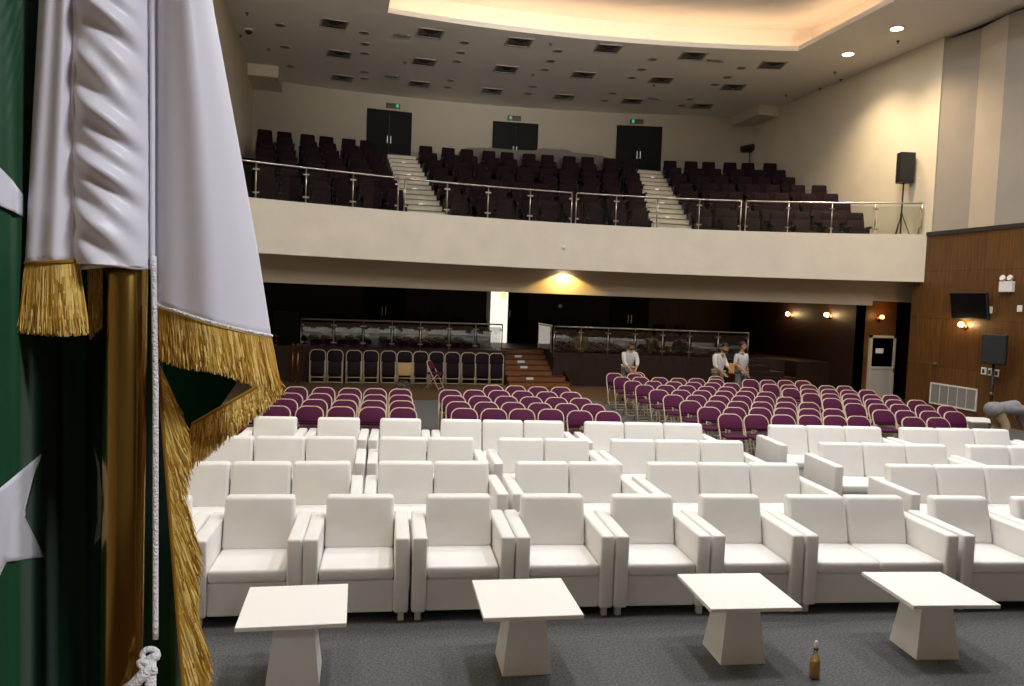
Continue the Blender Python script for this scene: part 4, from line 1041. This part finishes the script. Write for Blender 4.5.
MB().box(-.3, .3, -.22, .22, .30, .42).build('pad', 'leather', o, bevel=.03, seg=3, smooth=True); MB().box(-.25, .25, -.17, .17, 0, .31).build('plinth', 'leather', o, bevel=.01)

# ------------------------------------------------------------------ the flag on its gilt pole
YF = .60
axis = atY(125.5, 300, YF)
def FP(px, py, dy=0.): return atY(px, py, YF+dy)
o = thing('flag_pole', (axis.x, YF, 1.0), 0, 'polished gilt flag pole standing on the stage under the white satin', 'flag pole')
MB().tube([(0, 0, .03), (0, 0, 2.55)], .0145, 24).build('shaft', 'polegold', o, smooth=True)
MB().lathe([(.15, 0), (.15, .02), (.12, .03), (.04, .06), (.025, .12), (.0165, .13)], 32).build('base', 'polegold', o, smooth=True)
MB().lathe([(.016, 0), (.03, .01), (.02, .03), (.035, .06), (.02, .10), (.003, .17)], 20, (0, 0, 2.55)).build('finial', 'polegold', o, smooth=True)
fl = thing('flag', (axis.x, YF, 1.0), 0, 'green and white satin flag with crescent, star and gold bullion fringe', 'flag')
def loc(p): return p-Vector((axis.x, YF, 1.0))
PYT = -330      # row (above the frame) where the cloth is gathered at the pole
# sleeve: gathered white satin tube round the pole
def sleeve(u, v):
    py = lerp(PYT, 266, v); c = FP(115, py); a = 2*PI*u
    hw = lerp(.021, .0262, max(0, min(1, v*1.2)))
    xp = 115+hw/.00067*math.cos(a); fr_n = max(0, math.sin(a))
    rip = fr_n*(.0017*math.sin(py*.21-xp*.15+1.1*math.sin(py*.037))+.0013*math.sin(py*.125-xp*.07+.6)+.0022*math.sin(py*.115)*math.exp(-((xp-97)/13)**2))
    r_ = Vector((math.cos(a)*hw, -math.sin(a)*(.0275+rip*1.6), 0))
    return loc(c+r_)
MB().grid(sleeve, 64, 220).build('hoist_sleeve', 'satin', fl, smooth=True)
def seam(px, off_, n=60): return [loc(FP(px(py), py, off_)) for py in [lerp(PYT, 262, k/n) for k in range(n+1)]]
MB().tube(seam(lambda y: 76+1.2*math.sin(y*.05), -.0135), .0022, 8).build('sleeve_seam', 'satin', fl, smooth=True)
MB().tube(seam(lambda y: 152.5, -.0105), .0018, 8).build('sleeve_seam', 'satin', fl, smooth=True)
MB().tube([loc(FP(px, 266+1.5*math.sin(px*.1), -.018*math.sin(PI*(px-74)/81)-.004)) for px in range(76, 156, 4)], .0018, 8).build('sleeve_hem', 'satin', fl, smooth=True)
# fold of the white stripe on the pole's outer side (towards the hall)
def edge_r(py):
    pts = [(PYT, 168), (10, 214), (150, 240), (250, 258), (340, 272)]
    for (a, xa), (b, xb) in zip(pts[:-1], pts[1:]):
        if py <= b: return lerp(xa, xb, (py-a)/(b-a))
    return pts[-1][1]
def hemR(u): return lerp(303, 336, u)+3*math.sin(u*PI)
def stripeR(u, v):
    # u 0..1 across the visible face, 1..1.5 wraps round the fold to the back
    uu = min(u*1.5, 1); py = lerp(PYT, hemR(uu), v); x = lerp(153, edge_r(py), uu)
    dy = -.006-.028*math.sin(PI*uu*.78)+.022*uu*uu*v+.0022*math.sin(uu*16+v*3)*(1-uu)*v
    if u*1.5 > 1:
        t = (u*1.5-1)/.5; a = PI*t*.9
        x = edge_r(py)-10*(1-math.cos(a))*.8; dy += .011*math.sin(a)+.02*t
    return loc(FP(x, py, dy))
MB().grid(stripeR, 60, 90).build('white_fold', 'satin', fl, smooth=True, solid=.0006)
MB().tube([loc(FP(lerp(153, 272, k/30), hemR(k/30), -.007-.028*math.sin(PI*k/30*.78)+.022*(k/30)**2)) for k in range(31)], .0012, 6).build('hem_cord', 'cord', fl, smooth=True)
# fold of white stripe on the other side
def stripeL(u, v):
    py = lerp(PYT, 263-2*u, v); x = lerp(lerp(44, 25, v*v), 78, u) if v > .5 else lerp(lerp(60, 31, v*2), 78, u)
    x = lerp(lerp(62, 25, min(1, v*1.0)**.8), 79, u)
    dy = -.004-.012*math.sin(PI*u*.8)+.0018*math.sin(u*14+v*4)
    return loc(FP(x, py, dy))
MB().grid(stripeL, 30, 80).build('white_fold', 'satin', fl, smooth=True, solid=.0006)
MB().tube([loc(FP(lerp(25, 79, k/20), 263-2*k/20, -.005-.012*math.sin(PI*k/20*.8))) for k in range(21)], .0012, 6).build('hem_cord', 'cord', fl, smooth=True)
# green field hanging in deep folds
GY = [(-150, -.005), (-90, .03), (-45, -.012), (-10, -.022), (16, -.008), (38, .06), (62, .14), (88, .15), (104, .11), (126, .08), (152, .035), (172, .02), (186, .035)]
def gdy(x):
    for (a, ya), (b, yb) in zip(GY[:-1], GY[1:]):
        if x <= b:
            t = max(0, (x-a)/(b-a)); t = t*t*(3-2*t); return lerp(ya, yb, t)
    return GY[-1][1]
def gedge(py): return 158+(py-300)*.066
def green(u, v):
    py = lerp(PYT, 1050, v); k = max(.35, min(1, (py-PYT)/520))
    xr = 158 if py < 300 else gedge(py)
    x = lerp(-150, xr, u); x = 120+(x-120)*k if py < 190 else x
    dy = gdy(x)+.004*math.sin(v*9+x*.05)
    return loc(FP(x, py, dy+.004))
MB().grid(green, 110, 60).build('green_field', 'green', fl, smooth=True, solid=.0006)
def patch(poly, name, n=18, off_=-.0035):
    bm = bmesh.new(); vs = [bm.verts.new((x, y, 0)) for x, y in poly]; bm.faces.new(vs)
    bmesh.ops.triangulate(bm, faces=bm.faces[:])
    for _ in range(3): bmesh.ops.subdivide_edges(bm, edges=bm.edges[:], cuts=1, use_grid_fill=True)
    bmesh.ops.triangulate(bm, faces=bm.faces[:])
    for v in bm.verts:
        x, y = v.co.x, v.co.y; vv = (y-PYT)/(1050-PYT)
        v.co = loc(FP(x, y, gdy(x)+.004*math.sin(vv*9+x*.05)+.004+off_))
    me = bpy.data.meshes.new(name); bm.to_mesh(me); bm.free(); me.materials.append(M['satin'])
    for p_ in me.polygons: p_.use_smooth = True
    q = bpy.data.objects.new(name, me); C.objects.link(q); q.parent = fl
    md = q.modifiers.new('thickness', 'SOLIDIFY'); md.thickness = .0005
patch([(41, 454), (24, 517), (44, 557), (6, 562), (-16, 606), (-40, 566), (-84, 560), (-55, 515), (-72, 462), (-26, 482), (-5, 492)], 'star')
patch([(-60, 130), (-30, 150), (0, 168), (14, 182), (23, 196), (24, 218), (14, 212), (0, 206), (-30, 192), (-60, 178)], 'crescent')
patch([(94, 445), (99, 462), (102, 500), (100, 538), (94.5, 545), (98, 520), (98, 470)], 'star_tip', off_=-.002)
# green triangle inside the fold, darkened and tilted to imitate its shade
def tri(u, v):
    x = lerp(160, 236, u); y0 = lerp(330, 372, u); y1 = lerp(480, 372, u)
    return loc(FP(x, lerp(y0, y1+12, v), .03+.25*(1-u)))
MB().grid(tri, 14, 14).build('shaded_green_fold', 'greenshade', fl, smooth=True, solid=.0006)

def fringe(name, top, bot, n, dy, jit=3., w=.00062, layers=2, seed=1, wave=1.5, head=True, dark=False):
    """top/bot: functions of t -> (px, py); strands hang from top to bot"""
    rnd = random.Random(seed); mb = MB()
    for L_ in range(layers):
        for k in range(n):
            t = (k+rnd.random())/n; a = top(t); b = bot(min(1, max(0, t+rnd.uniform(-.012, .012))))
            b = (b[0]+rnd.uniform(-jit, jit)*.5, b[1]+rnd.uniform(-jit*1.6, jit))
            d_ = dy(t)+L_*.0022; pts = []; ph = rnd.random()*6; amp = rnd.uniform(.2, 1)*wave
            for q in range(6):
                f_ = q/5; pts.append(loc(FP(lerp(a[0], b[0], f_)+amp*math.sin(ph+f_*4.5)*f_, lerp(a[1], b[1], f_), d_+rnd.uniform(-.0012, .0012)*f_)))
            mb.tube(pts, [w, w*1.1, w, w, w*.9, w*.4], 3)
    if head:
        mb.tube([loc(FP(*top(k/24), dy(k/24)-.0006)) for k in range(25)], .0014, 6)
    return mb.build(name, 'fringe', fl)
fringe('gold_fringe', lambda t: (lerp(26, 79, t), 263-2*t), lambda t: (lerp(18, 88, t), lerp(330, 332, t)+3*math.sin(t*3)), 300, lambda t: -.006-.012*math.sin(PI*t*.8), seed=2)
fringe('gold_fringe', lambda t: (lerp(88, 104, t), 262), lambda t: (lerp(90, 104, t), lerp(338, 322, t)), 90, lambda t: .022, seed=3)
fringe('gold_fringe', lambda t: (lerp(154, 271, t), hemR(t)+1), lambda t: (lerp(158, 281, t), lerp(357, 392, t)+2*math.sin(t*9)), 520, lambda t: -.006-.028*math.sin(PI*t*.78)+.022*t*t, seed=4, layers=2)
fringe('gold_fringe', lambda t: (lerp(192, 277, t), lerp(424, 375, t)), lambda t: (lerp(186, 283, t), lerp(470, 392, t)), 420, lambda t: .040+.008*t, seed=5, jit=5, layers=2)
fringe('gold_fringe', lambda t: (lerp(158, 184, t), lerp(362, 700, t)), lambda t: (lerp(181, 213, min(1, t*1.1))+4*math.sin(t*21), lerp(425, 800, t)), 620, lambda t: .012, jit=7, seed=6, layers=2, wave=3)
# cord with a knotted tassel
MB().tube([loc(FP(lerp(153.5, 155.5, min(1, k/10)), 256+k*13.2, -.012)) for k in range(30)], .0020, 10).build('cord', 'cord', fl, smooth=True)
mb = MB()
for k in range(3):
    mb.tube([loc(FP(150+8*math.cos(a*PI/6+k*2)-k*1.5, 655+k*6+6*math.sin(a*PI/6), -.014-.002*k)) for a in range(12)], .0022, 8, closed=True)
mb.tube([loc(FP(152, 660, -.016)), loc(FP(146, 672, -.018)), loc(FP(134, 684, -.018)), loc(FP(120, 692, -.016))], [.003, .0045, .004, .003], 10)
mb.tube([loc(FP(152, 660, -.016)), loc(FP(150, 690, -.016)), loc(FP(147, 730, -.014))], [.003, .0042, .003], 10)
mb.build('cord_knot', 'cord', fl, smooth=True)

# ------------------------------------------------------------------ light
def area(name, loc_, size, power, col=(1, .95, .88), rot=(0, 0, 0), spread=180):
    l = bpy.data.lights.new(name, 'AREA'); l.shape = 'DISK'; l.size = size; l.energy = power; l.color = col; l.spread = R(spread)
    ob = bpy.data.objects.new(name, l); C.objects.link(ob); ob.location = loc_; ob.rotation_euler = rot; return ob
def spot(name, loc_, tgt, power, col, ang=60, blend=.6, rad=.1):
    l = bpy.data.lights.new(name, 'SPOT'); l.energy = power; l.color = col; l.spot_size = R(ang); l.spot_blend = blend; l.shadow_soft_size = rad
    ob = bpy.data.objects.new(name, l); C.objects.link(ob); ob.location = loc_
    ob.rotation_euler = (Vector(tgt)-Vector(loc_)).to_track_quat('-Z', 'Y').to_euler(); return ob
for x in (2.5, 6.2, 10.2):
    for y in (5.5, 9, 12.5):
        area('house_light', (x, y, ZC+.55), .45, 146, (.965, .98, 1))
for x in (-1.2, 13.6):
    for y in (5, 10): area('side_house_light', (x, y, ZC-.03), .4, 50, (1, .93, .84), spread=150)
area('stage_light', (2.2, -1.7, 5.0), .8, 11, (.95, .96, 1), (Vector((-.15, .6, 2.3))-Vector((2.2, -1.7, 5.0))).to_track_quat('-Z', 'Y').to_euler(), 60)
for x in (-.5, 3.2, 6.8, 10.2): spot('ceiling_fill', (x, -5.0, 5.6), (lerp(x, 5, .22), 14, 5.6+19*.24), 3300, (1, .95, .88), 27, .75, .25)  # added fill spots with no known source, to lift ceiling and back wall
for px, py in ((897, 28.5), (848, 54)):
    p = atZ(px, py, ZC); spot('downlight_beam', (p.x, p.y, ZC-.05), (p.x+.35, p.y, 0), 900, (1, .77, .49), 125, 1, .3)
spot('soffit_beam', (SOFX, fas(SOFX)+.60, 3.40), (SOFX, fas(SOFX)+.62, 2.6), 125, (1, .70, .2), 138, .25, .03)
for px in (800, 845):
    x = strip_x(lambda x: fas(x)+1.3, px, 3.0); spot('under_balcony_beam', (x, fas(x)+1.5, 3.40), (x, fas(x)+1.6, 0), 10, (1, .7, .35), 120, .6, .05)

w = bpy.data.worlds.new('world'); bpy.context.scene.world = w; w.use_nodes = True
w.node_tree.nodes['Background'].inputs[0].default_value = (.9, .95, 1, 1); w.node_tree.nodes['Background'].inputs[1].default_value = .0
sc = bpy.context.scene
sc.view_settings.view_transform = 'Standard'; sc.view_settings.look = 'None'; sc.view_settings.gamma = 1; sc.view_settings.exposure = .2; sc.view_settings.use_curve_mapping = False
sc.cycles.use_denoising = True; sc.cycles.max_bounces = 8; sc.cycles.diffuse_bounces = 6; sc.cycles.transparent_max_bounces = 16
sc.cycles.sample_clamp_indirect = 6
